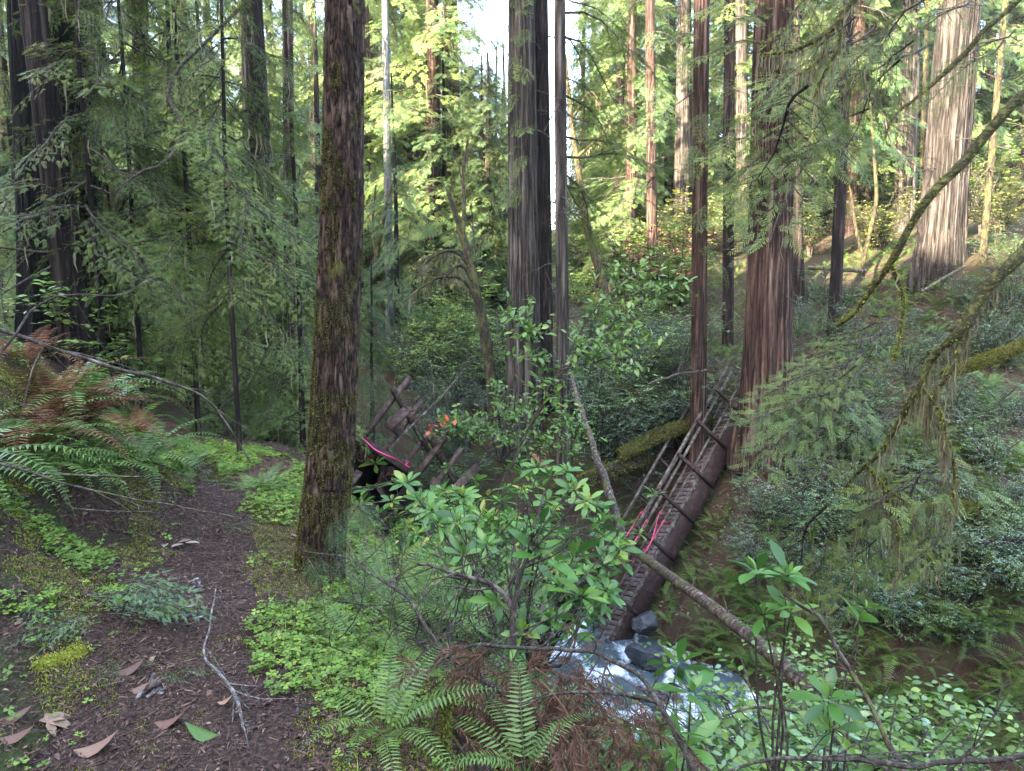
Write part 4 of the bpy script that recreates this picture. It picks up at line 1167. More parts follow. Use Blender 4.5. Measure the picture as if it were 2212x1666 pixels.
log("fallen_log", "pale thin log lying on the sunny slope left of the flaring redwood", [(1745, 578, 21, 8), (1810, 582, 21, 9), (1870, 586, 21, 9)], M['log'], seed=8)
log("fallen_pole", "grey broken branch leaning at the foot of the flaring redwood", [(1990, 630, 18, 6), (2040, 600, 18.2, 6), (2085, 575, 18.5, 5)], M['log'], seed=9)
log("fallen_log", "dark rotting log on the far bank under the rhododendron leaves", [(1200, 1065, 15.2, 30), (1290, 1030, 15.3, 34), (1400, 990, 16.2, 30)], M['darkbark'], moss=4000, seed=10, ts=2.2)
log("fallen_pole", "thin pale pole slanting down the bank right of the mossy fir", [(815, 740, 22, 6), (850, 770, 22, 6), (890, 805, 22, 6)], M['snag'], seed=11)
log("fallen_pole", "dead dark pole lying at the right edge of the lower slope", [(2110, 1172, 11, 8), (2160, 1170, 11, 10), (2230, 1168, 11, 11)], M['darkbark'], seed=12)
st = log("mossy_stump", "short mossy stump at the left of the trail bend", [(440, 1055, 6.0, 75), (438, 1030, 6.0, 62), (436, 1000, 6.05, 50), (434, 985, 6.05, 30)], M['log'], "stump", moss=3000, seed=13, rough=.3)

# ------------------------------------------------------------------ rocks
def rock(label, c, s, seed):
    import bmesh
    bm = bmesh.new(); bmesh.ops.create_icosphere(bm, subdivisions=4, radius=1.0)
    V = np.array([v.co[:] for v in bm.verts]); F = np.array([[v.index for v in f.verts] for f in bm.faces]); bm.free()
    d = .45 + .95 * fbm(V * 1.5 + seed * 3.1, 5, seed) + .5 * np.abs(fbm(V * 3 + seed, 4, seed) - .5)
    V = V * d[:, None]
    rr_ = np.random.default_rng(seed)
    for _ in range(11):
        nn_ = nrm(rr_.normal(0, 1, 3)); V = V - np.maximum(V @ nn_ - rr_.uniform(.45, .7), 0)[:, None] * nn_
    V = (V + .05 * (fbm(V * 6 + seed, 3, seed)[:, None] - .5)) * 1.35 * np.array(s)
    g = G(); g.add(V, F)
    tag(obj("boulder", g, M['rock'], None, tuple(c)), label, "rock", "boulders along the creek" if "creek stone" in label else None)
rock("large blue grey wet boulder under the bridge's broken lower end", P(1395, 1420, 12.9), (.34, .30, .27), 1)
rock("blue grey boulder wedged behind the post at the bridge's lower end", P(1400, 1345, 13.6), (.22, .22, .2), 2)
rng = np.random.default_rng(8)
for k in range(60):
    j = rng.integers(20, 90); side = rng.choice((-1, 1)); c = CREEK[j]; t = CREEK[j + 1] - CREEK[j - 1]; nn = nrm(np.array((t[1], -t[0], 0)))
    p = c + nn * side * rng.uniform(.5, 1.9); s = .09 + .24 * rng.random() ** 2.2
    rock("dark wet creek stone at the water's edge", (p[0], p[1], p[2] + .02), (s, s * rng.uniform(.7, 1), s * .65), 10 + k)

# ------------------------------------------------------------------ rhododendrons
def whorl_g(seed, n=8, L=.16):
    rng = np.random.default_rng(seed); g = G()
    a = 2 * math.pi * (np.arange(n) + rng.uniform(-.25, .25, n)) / n
    el = np.radians(rng.uniform(-12, 38, n))
    D = np.stack([np.cos(a) * np.cos(el), np.sin(a) * np.cos(el), np.sin(el)], -1)
    g.inst(LEAFR[0], LEAFR[1], basis(D, nrm(np.array((0, 0, 1.0)) + rng.normal(0, .22, (n, 3)))), D * .015, L * rng.uniform(.65, 1.18, n), np.clip(rng.normal(.5, .24, n), 0, 1))
    k = 4; b = rng.uniform(0, 6.28, k); el = np.radians(rng.uniform(50, 75, k))
    D = np.stack([np.cos(b) * np.cos(el), np.sin(b) * np.cos(el), np.sin(el)], -1)
    g.inst(LEAFR[0], LEAFR[1], basis(D, nrm(np.array((0, 0, 1.0)) - D * .3)), D * .01, L * rng.uniform(.35, .6, k), np.clip(rng.normal(.75, .1, k), 0, 1))
    return g
WH = [whorl_g(k, 6 + k % 4).mesh("leaf_whorl", M['rhodo']) for k in range(8)]
def rhodo(label, base, whorls, seed, L=1.0, mat='twig', tilt=.35):
    rng = np.random.default_rng(seed); base = np.asarray(base, float)
    r = thing("rhododendron", label, "shrub", base)
    fork = base + (np.mean([P(*w[:3]) for w in whorls], 0) - base) * .45 + rng.normal(0, .05, 3)
    g = G(); mid = (base + fork) / 2 + rng.normal(0, .05, 3)
    tube(g, smooth([(0, 0, -.15), mid - base, fork - base], 14), np.linspace(.017, .012, 14), 7); obj("stem", g, M[mat], r)
    for w in whorls:
        c = P(*w[:3]); s = (w[3] if len(w) > 3 else 1.0) * L
        g = G(); m = (fork + c) / 2 + np.array((rng.normal(0, .06), rng.normal(0, .06), -.06))
        q = smooth([fork - base, m - base, c - base], 12); tube(g, q, np.linspace(.009, .0035, 12), 5); obj("branch", g, M[mat], r)
        o = obj("leaf_whorl", WH[rng.integers(8)], None, r, tuple(c - base))
        dr = nrm(q[-1] - q[-3] + np.array((0, -.25, .8)))
        e = Vector(dr).to_track_quat('Z', 'Y').to_euler(); o.rotation_euler = (e.x + rng.normal(0, tilt * .4) + .25, e.y + rng.normal(0, tilt * .5), rng.uniform(0, 6.28)); o.scale = (s, s, s)
    return r
def slope_base(u, d): 
    p = P(u, 1300, d); return (p[0], p[1], H(p[0], p[1]))
rng = np.random.default_rng(12)
rhodo("tall rhododendron with bright leaf whorls on a forked dark stem in front of the ravine", slope_base(1110, 3.9),
      [(1165, 1140, 3.6), (1165, 1205, 3.5, 1.1), (1238, 1205, 3.6), (1255, 1290, 3.5, 1.0), (1110, 1250, 3.7, .8), (1075, 1300, 3.6, .9), (1190, 1340, 3.6), (1240, 1370, 3.6, .9), (1130, 1370, 3.5, .8), (1205, 1265, 3.8, .8)], 1)
rhodo("rhododendron spreading under the broad grey redwood with dense small whorls", slope_base(1100, 5.6),
      [(905, 1080, 5.3), (930, 1105, 5.2), (880, 1045, 5.6), (960, 1060, 5.6), (1000, 1075, 5.6), (1160, 1010, 5.8), (1190, 1030, 5.8), (1240, 1060, 5.7), (1268, 1085, 5.5), (1225, 1020, 6), (1130, 1030, 6), (1045, 1120, 5.4), (1080, 1085, 5.6), (1290, 1095, 5.5, .9), (985, 1130, 5.3), (1030, 1040, 5.9), (945, 1130, 5.2), (1180, 1085, 5.6)], 2, .95)
rhodo("rhododendron whorls leaning over the creek at the bottom", slope_base(1420, 3.4),
      [(1465, 1440, 3.2, 1.05), (1492, 1500, 3.1, 1.05), (1425, 1590, 2.9, 1.0), (1480, 1620, 2.9, 1.0), (1380, 1640, 2.9, .9)], 3)
rhodo("chewed yellow green rhododendron in front of the fallen pole", slope_base(1730, 3.7),
      [(1635, 1240, 3.5, 1.15), (1700, 1245, 3.6, 1.05), (1650, 1330, 3.5, .9), (1708, 1325, 3.6, .9), (1655, 1365, 3.6, .8)], 4)
rhodo("two chewed rhododendron whorls above the creek bushes at right", slope_base(1850, 3.8),
      [(1855, 1345, 3.6, 1.1), (1870, 1315, 3.8, .8), (1790, 1515, 3.3, 1.1), (1800, 1575, 3.3, .9)], 5)
rhodo("half hidden rhododendron low behind the twigs in the ravine", slope_base(1010, 4.6),
      [(1000, 1200, 4.3, .8), (1050, 1180, 4.4, .8), (960, 1230, 4.3, .7), (1300, 1130, 4.9), (1345, 1140, 4.8, .9), (1090, 1400, 3.7, .8), (1010, 1330, 4, .8)], 6)

# leafy rhododendron thicket and bright shrubs rising from the near slope
def thicket(seed, h=1.6, stems=7, nw=46):
    rng = np.random.default_rng(seed); gw, gl = G(), G(); tips = []
    for k in range(stems):
        a = rng.uniform(0, 6.283); L = h * rng.uniform(.6, 1.0); t = np.linspace(0, 1, 7); o = np.array((math.cos(a), math.sin(a), 0))
        pts = o * (.05 + .5 * L * t ** 1.5)[:, None] + np.array((0, 0, 1.0)) * (L * (t - .12 * t ** 2))[:, None] + rng.normal(0, .03, (7, 3)) * t[:, None]
        tube(gw, pts, .011 * (1 - .75 * t) + .002, 5, cap=False); tips.append((pts[-1], nrm(pts[-1] - pts[-2])))
        for q in range(nw // stems):
            f = rng.uniform(.3, 1); p0 = np.array([np.interp(f, t, pts[:, c]) for c in range(3)])
            D = nrm(rng.normal(0, 1, 3) * (1, 1, .4) + (0, 0, .55) + o * .3); e = p0 + D * h * rng.uniform(.10, .26)
            tube(gw, np.vstack([p0, (p0 + e) / 2 - (0, 0, .02), e]), [.005, .004, .0025], 4, cap=False); tips.append((e, D))
    ws = [whorl_g(30 + k, 6 + k % 3, .15) for k in range(4)]
    for e, D in tips:
        z = nrm(D + np.array((0, 0, 1.2)) + rng.normal(0, .25, 3)); x = nrm(np.cross((0.3, 1, 0), z)); yv = np.cross(z, x)
        gl.merge(ws[rng.integers(4)], np.stack([x, yv, z], -1) @ rotz(np.array(rng.uniform(0, 6.28))), e, rng.uniform(.7, 1.1), rng.normal(0, .08))
    r = thing("rhododendron", "-", "shrub", (0, 0, -50), "-"); obj("stem", gw, M['twig'], r); obj("foliage", gl, M['rhodo'], r); r["h"] = h
    return r
TH = [thicket(900 + k) for k in range(4)]
NB = [shrub_proto("salal_shrub", "-", 770 + k, 'broad' if k % 2 else 'huck', "-", h=1.15, stems=8, bl=10, nl=9, ls=.058, leaf=LEAF3) for k in range(4)]
def place_top(protos, pts, label, group, seed, hh, smax=1.6):
    rng = np.random.default_rng(seed)
    for (u, d, vt) in pts:
        p = P(u, 1300, d); tz = EYE + (P(u, vt, 1)[2] - EYE) * p[1] / P(u, vt, 1)[1]; z = H(p[0], p[1]) - .05
        sc = (tz - z) / hh
        if sc < .3: continue
        place('t', protos, [(p[0], p[1])], min(sc, smax), min(sc, smax) + .001, rng, label, group)
rng = np.random.default_rng(606)
pts = []
for u0, u1, d0, d1, v0, v1, n in [(930, 1020, 8.3, 9.3, 1000, 1080, 4), (1000, 1180, 8, 10, 960, 1060, 9), (900, 1000, 5.5, 7.5, 1110, 1230, 5), (980, 1110, 5.4, 7.5, 1060, 1220, 8), (980, 1080, 4.3, 5.0, 1310, 1430, 4), (800, 930, 4.6, 5.6, 1240, 1320, 3)]:
    pts += [(rng.uniform(u0, u1), rng.uniform(d0, d1), rng.uniform(v0, v1)) for _ in range(n)]
place_top(TH, pts, "leafy rhododendron bush filling the near side of the ravine", "rhododendron bushes on the near ravine side", 1, 1.75)
pts = []
for u0, u1, d0, d1, v0, v1, n in [(1760, 1860, 4.5, 6.5, 1480, 1580, 8), (1840, 2040, 4.2, 6.5, 1400, 1580, 8), (1980, 2230, 4.5, 6.5, 1500, 1640, 4), (1000, 1200, 3.6, 4.4, 1470, 1600, 10), (1640, 1760, 7.5, 8.5, 1440, 1560, 6)]:
    pts += [(rng.uniform(u0, u1), rng.uniform(d0, d1), rng.uniform(v0, v1)) for _ in range(n)]
pts += [(rng.uniform(1670, 1920), rng.uniform(6, 8.2), rng.uniform(1310, 1450)) for _ in range(13)]
place_top(NB, pts, "bright green small leaved bush on the near bank below the camera", "bright bushes on the near bank", 2, 1.15)

# tanoak sapling with leafy arms in front of the redwoods
def leafy_sapling(label, base, arms, seed, ls=.085, name="tanoak_sapling", mat='broad'):
    rng = np.random.default_rng(seed); base = np.asarray(base, float)
    r = thing(name, label, "sapling", base)
    for q, arm in enumerate(arms):
        w = np.array([P(*p) for p in arm]) - base
        g = G(); c = smooth(w, 30); tube(g, c, np.linspace(.020, .004, 30), 6)
        gl = G(); pos, dr = [], []
        for k in range(26):
            j = rng.integers(8, 29); D = nrm(nrm(c[min(j + 1, 29)] - c[j - 1]) * .5 + rng.normal(0, .8, 3) + np.array((0, 0, .15)))
            bl = rng.uniform(.2, .55); tube(g, np.vstack([c[j], c[j] + D * bl]), [.005, .0015], 3, cap=False)
            n = 9; t = (np.arange(n) + 1) / n
            pos.append(c[j] + D * (bl * t)[:, None]); dr.append(nrm(D * .4 + rng.normal(0, .7, (n, 3))))
        pos, dr = np.concatenate(pos), np.concatenate(dr)
        gl.inst(LEAFB[0], LEAFB[1], basis(dr, nrm(np.array((0, -.3, 1.0)) + rng.normal(0, .4, dr.shape))), pos, ls * rng.uniform(.7, 1.3, len(pos)), np.clip(rng.normal(.45, .2, len(pos)), 0, 1))
        b = obj("branch", g, M['twig'], r); obj("foliage", gl, M[mat], b)
    return r
leafy_sapling("dark leaved tanoak sapling reaching right in front of the broad grey redwood", (P(1080, 1010, 9.5)[0], P(1080, 1010, 9.5)[1], H(P(1080, 1010, 9.5)[0], P(1080, 1010, 9.5)[1])),
              [[(1085, 1050, 9.4), (1140, 930, 9.2), (1210, 800, 9), (1270, 690, 9), (1330, 620, 9), (1370, 590, 9)], [(1200, 820, 9), (1280, 740, 8.8), (1360, 670, 8.7), (1420, 640, 8.6), (1460, 625, 8.5)],
               [(1140, 930, 9.2), (1180, 850, 9), (1150, 740, 9), (1130, 690, 9)], [(1210, 800, 9), (1250, 790, 8.8), (1320, 770, 8.6), (1360, 740, 8.6)]], 1, .10)
leafy_sapling("golden leaved young maple left of the broad grey redwood", (P(1040, 760, 19)[0], P(1040, 760, 19)[1], H(P(1040, 760, 19)[0], P(1040, 760, 19)[1])),
              [[(1040, 760, 19), (1030, 600, 19), (1020, 470, 19), (1010, 350, 19), (1015, 270, 19)], [(1028, 560, 19), (1060, 470, 19), (1080, 390, 19), (1070, 330, 19)], [(1024, 500, 19), (985, 430, 19), (970, 370, 19)], [(1030, 600, 19), (960, 560, 18.7), (930, 580, 18.5)], [(1030, 600, 19), (1075, 540, 19), (1090, 480, 19)], [(1034, 650, 19), (975, 620, 18.6), (950, 600, 18.4)]], 7, .15, "maple_sapling", 'gold')
leafy_sapling("yellow green tanoak sapling in the hollow left of the broad grey redwood", (P(1080, 1000, 11)[0], P(1080, 1000, 11)[1], H(P(1080, 1000, 11)[0], P(1080, 1000, 11)[1])),
              [[(1080, 1000, 11), (1060, 920, 11), (1080, 870, 11), (1100, 840, 11)], [(1080, 1000, 11), (1150, 930, 10.8), (1200, 900, 10.6), (1250, 910, 10.5)], [(1080, 1000, 11), (1010, 940, 10.8), (980, 920, 10.7)],
               [(1080, 1000, 11), (1100, 930, 10.6), (1130, 880, 10.6)], [(1080, 1000, 11), (1180, 960, 10.5), (1250, 950, 10.3)]], 2, .085)
# dark red-orange leaves and cloth by the bridge
g = G(); rng = np.random.default_rng(2)
n = 14; g.inst(LEAFB[0], LEAFB[1], basis(rng.normal(0, 1, (n, 3)), rng.normal(0, 1, (n, 3))), rng.normal(0, .07, (n, 3)) * (1.6, 1, .8), rng.uniform(.09, .16, n))
tag(obj("maple_leaf_cluster", g, M['orange'], None, tuple(P(942, 918, 11.3))), "bright orange leaf cluster above the tilted bridge half", "leaves")

# ------------------------------------------------------------------ hemlock at the right edge: mossy boughs and drooping sprays
hb = np.array((3.9, 4.4, 0)); hb[2] = H(hb[0], hb[1])
hem = thing("hemlock_tree", "hemlock beyond the right edge whose mossy boughs hang over the ravine", "tree", hb)
t = np.linspace(0, 1, 20); g = G(); tube(g, np.stack([.05 * np.sin(t * 4), 0 * t, -.3 + 14 * t], -1), .17 * (1 - .7 * t), 12); obj("trunk", g, M['darkbark'], hem)
def bough(pts, strand=2, tufts=700, sub=(), seed=0, smin=.05, smax=.3):
    rng = np.random.default_rng(seed)
    w = np.array([P(u, v, d) for u, v, d, _ in pts]) - hb; r = np.array([wd * d / FPX / 2 for _, _, d, wd in pts])
    n = 60; q = smooth(w, n); rr = np.interp(np.linspace(0, 1, n), np.linspace(0, 1, len(r)), r)
    q = q + (np.stack([fbm(q * 4, 2, 1), fbm(q * 4, 2, 2), fbm(q * 4, 2, 3)], -1) - .5) * .06
    rr = rr * (1 + .5 * (fbm(q * 9, 2, seed) - .5))
    g = G(); tube(g, q, rr, 10)
    allq, allr = [q], [rr]
    for sp in sub:
        ww = np.array([P(u, v, d) for u, v, d, _ in sp]) - hb; r2 = np.array([wd * d / FPX / 2 for _, _, d, wd in sp])
        q2 = smooth(ww, 24); rr2 = np.interp(np.linspace(0, 1, 24), np.linspace(0, 1, len(r2)), r2)
        tube(g, q2, rr2, 6); allq.append(q2); allr.append(rr2)
    o = obj("bough", g, M['mossbough'], hem)
    Q, RR = np.concatenate(allq), np.concatenate(allr)
    mg = G(); idx = rng.integers(0, len(Q), tufts); dd = nrm(rng.normal(0, 1, (tufts, 3)))
    mg.inst(TUFT[0], TUFT[1], basis(dd, rng.normal(0, 1, (tufts, 3))), Q[idx] + dd * RR[idx][:, None] * .8 + rng.normal(0, .006, (tufts, 3)), rng.uniform(.010, .026, tufts), np.clip(rng.normal(.45, .2, tufts), 0, 1))
    obj("moss", mg, M['moss'], o)
    sg = G(); strands(sg, Q, rng, smin, smax, .0042, 0, strand); obj("moss_strands", sg, M['lichen'], o)  # strands of hanging moss, many separate pieces in one mesh
    return o, q
def bough_sprays(o, specs, seed, protos=SPR_HI, mat='hem', moss=160):
    """specs: u, v, d of the root; du, dv pixels to the tip; roll"""
    rng = np.random.default_rng(seed); g = G()
    for (u, v, d, u2, v2, d2) in specs:
        a, b = P(u, v, d) - hb, P(u2, v2, d2) - hb
        D = b - a; L = np.linalg.norm(D); pr = protos[rng.integers(len(protos))]
        V = pr.arrays()[0]
        g.merge(pr, basis(nrm(D), nrm(np.array((rng.normal(0, .25), -.55, 1.0)))), a, L / V[:, 1].max(), rng.normal(0, .1))
    obj("foliage", g, [M[mat], M['twig']], o)
    if moss:
        V = g.arrays()[0]; sg = G(); strands(sg, V[rng.choice(len(V), moss)], rng, .05, .24, .0042); obj("moss_strands", sg, M['lichen'], o)  # more hanging moss strands below the sprays
b1, q1 = bough([(2330, 80, 4.3, 28), (2212, 205, 4.1, 26), (2130, 290, 4.1, 22), (2060, 370, 4.1, 19), (1995, 445, 4.1, 17), (1940, 540, 4.2, 16), (1895, 610, 4.3, 14), (1850, 670, 4.4, 10), (1810, 700, 4.5, 9)], 1, 1500,
               [[(1925, 575, 4.2, 10), (1950, 640, 4.2, 8), (1945, 720, 4.2, 6), (1930, 780, 4.2, 4)]], 1, .03, .14)
rng = np.random.default_rng(31)
sp = []
for k in range(20):
    f = rng.random(); u0, v0 = 1890 - 60 * f + rng.normal(0, 30), 690 + 230 * f + rng.normal(0, 30)
    sp.append((u0, v0, 4.5 + rng.normal(0, .2), u0 - rng.uniform(110, 240), v0 + rng.uniform(-5, 110), 4.4 + rng.normal(0, .35)))
bough_sprays(b1, sp, 1, SPR_B, 'hem', 230)
b2, q2 = bough([(2330, 420, 4.2, 34), (2212, 540, 4.0, 32), (2150, 600, 4.0, 28), (2110, 660, 4.0, 27), (2080, 715, 4.0, 22), (2010, 775, 4.1, 17), (1978, 840, 4.1, 13), (1940, 920, 4.2, 11), (1885, 990, 4.3, 9), (1820, 1060, 4.4, 6)], 3, 1700,
               [[(2078, 715, 4, 12), (2062, 790, 4, 10), (2020, 850, 4.05, 9), (2000, 900, 4.1, 6)], [(2000, 890, 4.1, 6), (2050, 960, 4.1, 6), (2062, 1050, 4.1, 5), (2050, 1110, 4.1, 3)],
                [(1870, 1005, 4.3, 6), (1920, 1060, 4.3, 6), (1985, 1100, 4.3, 4)], [(1900, 1040, 4.3, 5), (1930, 1120, 4.3, 4), (1950, 1200, 4.3, 3)], [(1985, 830, 4.1, 6), (2035, 900, 4, 5), (2045, 980, 4, 3)]], 2, .05, .32)
sp = []
for k in range(13):
    u0, v0 = rng.uniform(1780, 2080), rng.uniform(930, 1150)
    sp.append((u0, v0, 4.6 + rng.normal(0, .3), u0 - rng.uniform(60, 200), v0 + rng.uniform(60, 210), 4.6 + rng.normal(0, .4)))
bough_sprays(b2, sp, 2, SPR_B, 'hem', 420)
b3, q3 = bough([(2330, -260, 4.6, 26), (2060, -130, 4.8, 22), (1900, -60, 5, 20), (1830, 10, 5, 17), (1795, 65, 5, 14), (1740, 100, 5, 10), (1690, 112, 5, 7), (1640, 118, 5, 4)], 3, 900,
               [[(1820, 20, 5, 10), (1815, 90, 5, 8), (1780, 160, 5, 6), (1760, 210, 5, 4)], [(1790, 75, 5, 7), (1770, 130, 5, 6), (1720, 165, 5, 3)]], 3, .06, .3)
sp = []
for k in range(13):
    u0, v0 = rng.uniform(1750, 2220), rng.uniform(-80, 90)
    sp.append((u0, v0, 5.4 + rng.normal(0, .5), u0 - rng.uniform(110, 260), v0 + rng.uniform(40, 150), 5.4 + rng.normal(0, .5)))
bough_sprays(b3, sp, 3, SPR_B, 'hem', 300)
b4, q4 = bough([(2330, -60, 5, 14), (2200, 10, 5, 12), (2110, 90, 5, 11), (2050, 150, 5, 10), (1985, 205, 5, 8), (1930, 260, 5, 5), (1915, 300, 5, 3)], 1, 350, [], 4, .03, .1)
sp = []
for k in range(7):
    u0, v0 = rng.uniform(1720, 1960), rng.uniform(120, 300)
    sp.append((u0, v0, 6 + rng.normal(0, .5), u0 - rng.uniform(130, 260), v0 + rng.uniform(80, 190), 6 + rng.normal(0, .5)))
bough_sprays(b4, sp, 4, SPR_B, 'hem', 200)

# ------------------------------------------------------------------ bare twigs and branches
def dead_branch(label, pts, seed, mat='twig', kids=9, L=.5, name="dead_branch", depth=1, wig=.22, loc=None):
    rng = np.random.default_rng(seed)
    w = np.array([P(u, v, d) for u, v, d, _ in pts]); b = w[0]; r = np.array([wd * d / FPX / 2 for _, _, d, wd in pts])
    q = smooth(w - b, 40); q = q + (np.stack([fbm(q * 7, 2, 1), fbm(q * 7, 2, 2), fbm(q * 7, 2, 3)], -1) - .5) * .03
    rr = np.interp(np.linspace(0, 1, 40), np.linspace(0, 1, len(r)), r)
    root = thing(name, label, "branch", b); g = G(); tube(g, q, rr, 7); obj("limb", g, M[mat], root)
    for k in range(kids):
        j = int(rng.integers(8, 38)); d = nrm(nrm(q[j + 1] - q[j - 1]) * .8 + rng.normal(0, .5, 3))
        g = G(); twigs(g, q[j], d, L * rng.uniform(.4, 1.1), rr[j] * .55, depth, rng, 0, wig, 3, 4); obj("twig", g, M[mat], root)
    return root
dead_branch("long dead grey branch slanting across the charred redwood down to the trail bend", [(-40, 700, 3.2, 10), (60, 735, 3.25, 9), (200, 780, 3.3, 8), (330, 815, 3.4, 7), (450, 870, 3.5, 5), (540, 1000, 3.6, 3)], 1, 'log', 9, .35)
dead_branch("thin dead branch low over the left ferns", [(-40, 990, 2.9, 6), (120, 1040, 3, 5), (280, 1075, 3.1, 4), (400, 1095, 3.2, 3), (560, 1130, 3.3, 2)], 2, 'log', 6, .25)
dead_branch("thin twig with pale moss crossing the charred redwood higher up", [(-40, 845 - 25, 3, 5), (100, 800 - 150, 3.1, 5), (250, 790 - 150, 3.2, 3), (340, 600, 3.3, 2)], 3, 'log', 3, .2)
dead_branch("black forked bush branch arching left across the fir's foot", [(1150, 1540, 3.0, 12), (990, 1430, 3.05, 11), (930, 1370, 3.1, 9), (880, 1290, 3.2, 8), (800, 1240, 3.3, 6), (740, 1205, 3.4, 4), (660, 1190, 3.5, 3)], 4, 'twig', 12, .45, "bare_branch", 1)
dead_branch("bare grey branch reaching left from the forked rhododendron stem", [(1112, 1330, 3.5, 15), (1090, 1285, 3.5, 12), (1040, 1255, 3.5, 10), (970, 1235, 3.5, 8), (900, 1220, 3.5, 6), (840, 1265, 3.5, 4)], 5, 'log', 14, .5, "bare_branch", 1)
dead_branch("black upright forked stem in the middle of the rhododendron", [(1108, 1400, 3.45, 17), (1112, 1330, 3.5, 15), (1125, 1240, 3.5, 10), (1150, 1160, 3.5, 7), (1175, 1060, 3.6, 4)], 6, 'twig', 10, .5, "bare_branch", 1)
dead_branch("long brown branch arching along the bottom towards the creek", [(880, 1480, 2.7, 5), (1000, 1400, 2.7, 7), (1120, 1395, 2.7, 8), (1260, 1410, 2.7, 9), (1360, 1450, 2.6, 10), (1440, 1540, 2.5, 12), (1510, 1700, 2.4, 14)], 7, 'twig', 8, .3, "bare_branch", 1)
dead_branch("dark branch joining the long brown one above the creek", [(1120, 1520, 2.6, 4), (1230, 1500, 2.6, 6), (1330, 1500, 2.6, 8), (1420, 1520, 2.52, 9)], 8, 'twig', 5, .3, "bare_branch", 1)
dead_branch("reddish brown vine branch crossing the bottom right corner", [(1560, 1666, 2.6, 5), (1700, 1640, 2.6, 9), (1830, 1645, 2.6, 11), (1980, 1655, 2.6, 12), (2230, 1630, 2.6, 12)], 9, 'twig', 8, .4, "bare_branch", 1)
dead_branch("pinkish stem leaning through the creek bushes at right", [(1960, 1680, 3.0, 14), (1900, 1560, 3.2, 11), (1830, 1440, 3.4, 9), (1770, 1340, 3.5, 8), (1690, 1285, 3.6, 5)], 10, 'log', 7, .3, "bare_branch", 1)
dead_branch("pale twig lying above the creek foam", [(1560, 1545, 4, 4), (1650, 1530, 4, 6), (1740, 1545, 4, 7), (1830, 1590, 3.9, 8)], 11, 'log', 6, .3, "bare_branch", 1)
dead_branch("white lichened stick lying bent along the trail's right side", [(468, 1270, 3.05, 3), (455, 1335, 2.95, 4), (440, 1400, 2.85, 5), (478, 1460, 2.7, 8), (512, 1510, 2.6, 9), (528, 1570, 2.5, 5)], 12, 'paletwig', 7, .22, "fallen_stick", 1, .15)
dead_branch("dark thorny twig above the right side bridge post", [(1400, 830, 15, 4), (1460, 810, 15, 5), (1530, 800, 15, 6)], 13, 'twig', 5, .7, "bare_branch", 1)
dead_branch("dead grey branch slanting up right over the tilted bridge half", [(840, 970, 10, 5), (900, 910, 10.2, 6), (960, 850, 10.4, 5), (1000, 800, 10.6, 3)], 14, 'log', 6, .5, "bare_branch", 1)
dead_branch("black hooked branch hanging in the green boughs at upper left", [(540, 0, 7.5, 7), (600, 90, 7.5, 7), (655, 180, 7.4, 7), (680, 260, 7.4, 8), (672, 320, 7.4, 7), (640, 355, 7.3, 6), (580, 375, 7.3, 5), (470, 440, 7.3, 3)][:1] +
            [(355, 70, 7.5, 6), (372, 170, 7.5, 8), (385, 260, 7.5, 9), (380, 320, 7.5, 9), (350, 355, 7.4, 7), (300, 375, 7.4, 5), (245, 420, 7.4, 4)][1:], 15, 'twig', 6, .5, "bare_branch", 1)
rng = np.random.default_rng(55)
for k, lab in enumerate(["tangle of fine grey twigs right of the fir's foot", "tangle of fine grey twigs left of the rhododendron whorls", "tangle of dead twigs on the near slope above the brown branch", "thin twig tangle over the dark hollow below the rotten bridge half"]):
    u, v, d = [(860, 1330, 3.6), (960, 1330, 3.8), (1010, 1470, 3.3), (960, 1150, 5)][k]
    b = P(u, v, d); b[2] = H(b[0], b[1])
    root = thing("twig_tangle", lab, "twigs", b)
    for q in range(14):
        g = G(); a = rng.uniform(0, 6.28); twigs(g, rng.normal(0, .15, 3) * (1, 1, 0), (math.cos(a), math.sin(a), rng.uniform(.3, 1.4)), rng.uniform(.5, 1.0), .005, 2, rng, 0, .28, 3, 3)
        obj("twig", g, M['twig' if q % 2 else 'log'], root)

# dead rusty branch mass at the bottom
root = thing("dead_bough", "rust brown dead conifer bough sprawling at the bottom centre", "bough", P(1130, 1500, 3.0))
o0 = P(1130, 1500, 3.0); gw, gn = G(), G(); rng = np.random.default_rng(66)
for k in range(46):
    u, v = rng.uniform(930, 1330), rng.uniform(1390, 1600); d = 3.1 + rng.normal(0, .25)
    p = P(u, v, d) - o0; tips = []
    a = rng.uniform(2.6, 6.6)
    twigs(gw, p, (math.cos(a), .3 * math.sin(a), -.35), rng.uniform(.25, .55), .0035, 2, rng, 0, .3, 4, 3, tips, .12)
    for t in tips:
        n = 26; j = rng.integers(0, 6, n); f = rng.random((n, 1)); jj = np.minimum(j + 1, 5)
        q = t[j] * (1 - f) + t[jj] * f; dd = nrm(rng.normal(0, .6, (n, 3)) + nrm(t[-1] - t[0]) + (0, 0, -.5))
        gn.inst(TUFT[0] * np.array((.32, 1, .3)), TUFT[1], basis(dd, rng.normal(0, 1, (n, 3))), q, rng.uniform(.02, .045, n), np.clip(rng.normal(.5, .22, n), 0, 1))
obj("limb", gw, M['deadtwig'], root); obj("needles", gn, M['deadtwig'], root)

# mossy stick standing at bottom
log("mossy_stick", "moss covered upright stick in front of the dead rusty bough", [(955, 1690, 2.6, 14), (958, 1600, 2.6, 15), (962, 1530, 2.62, 10), (964, 1495, 2.63, 5)], M['mossbough'], "stick", 8, 33, 500)

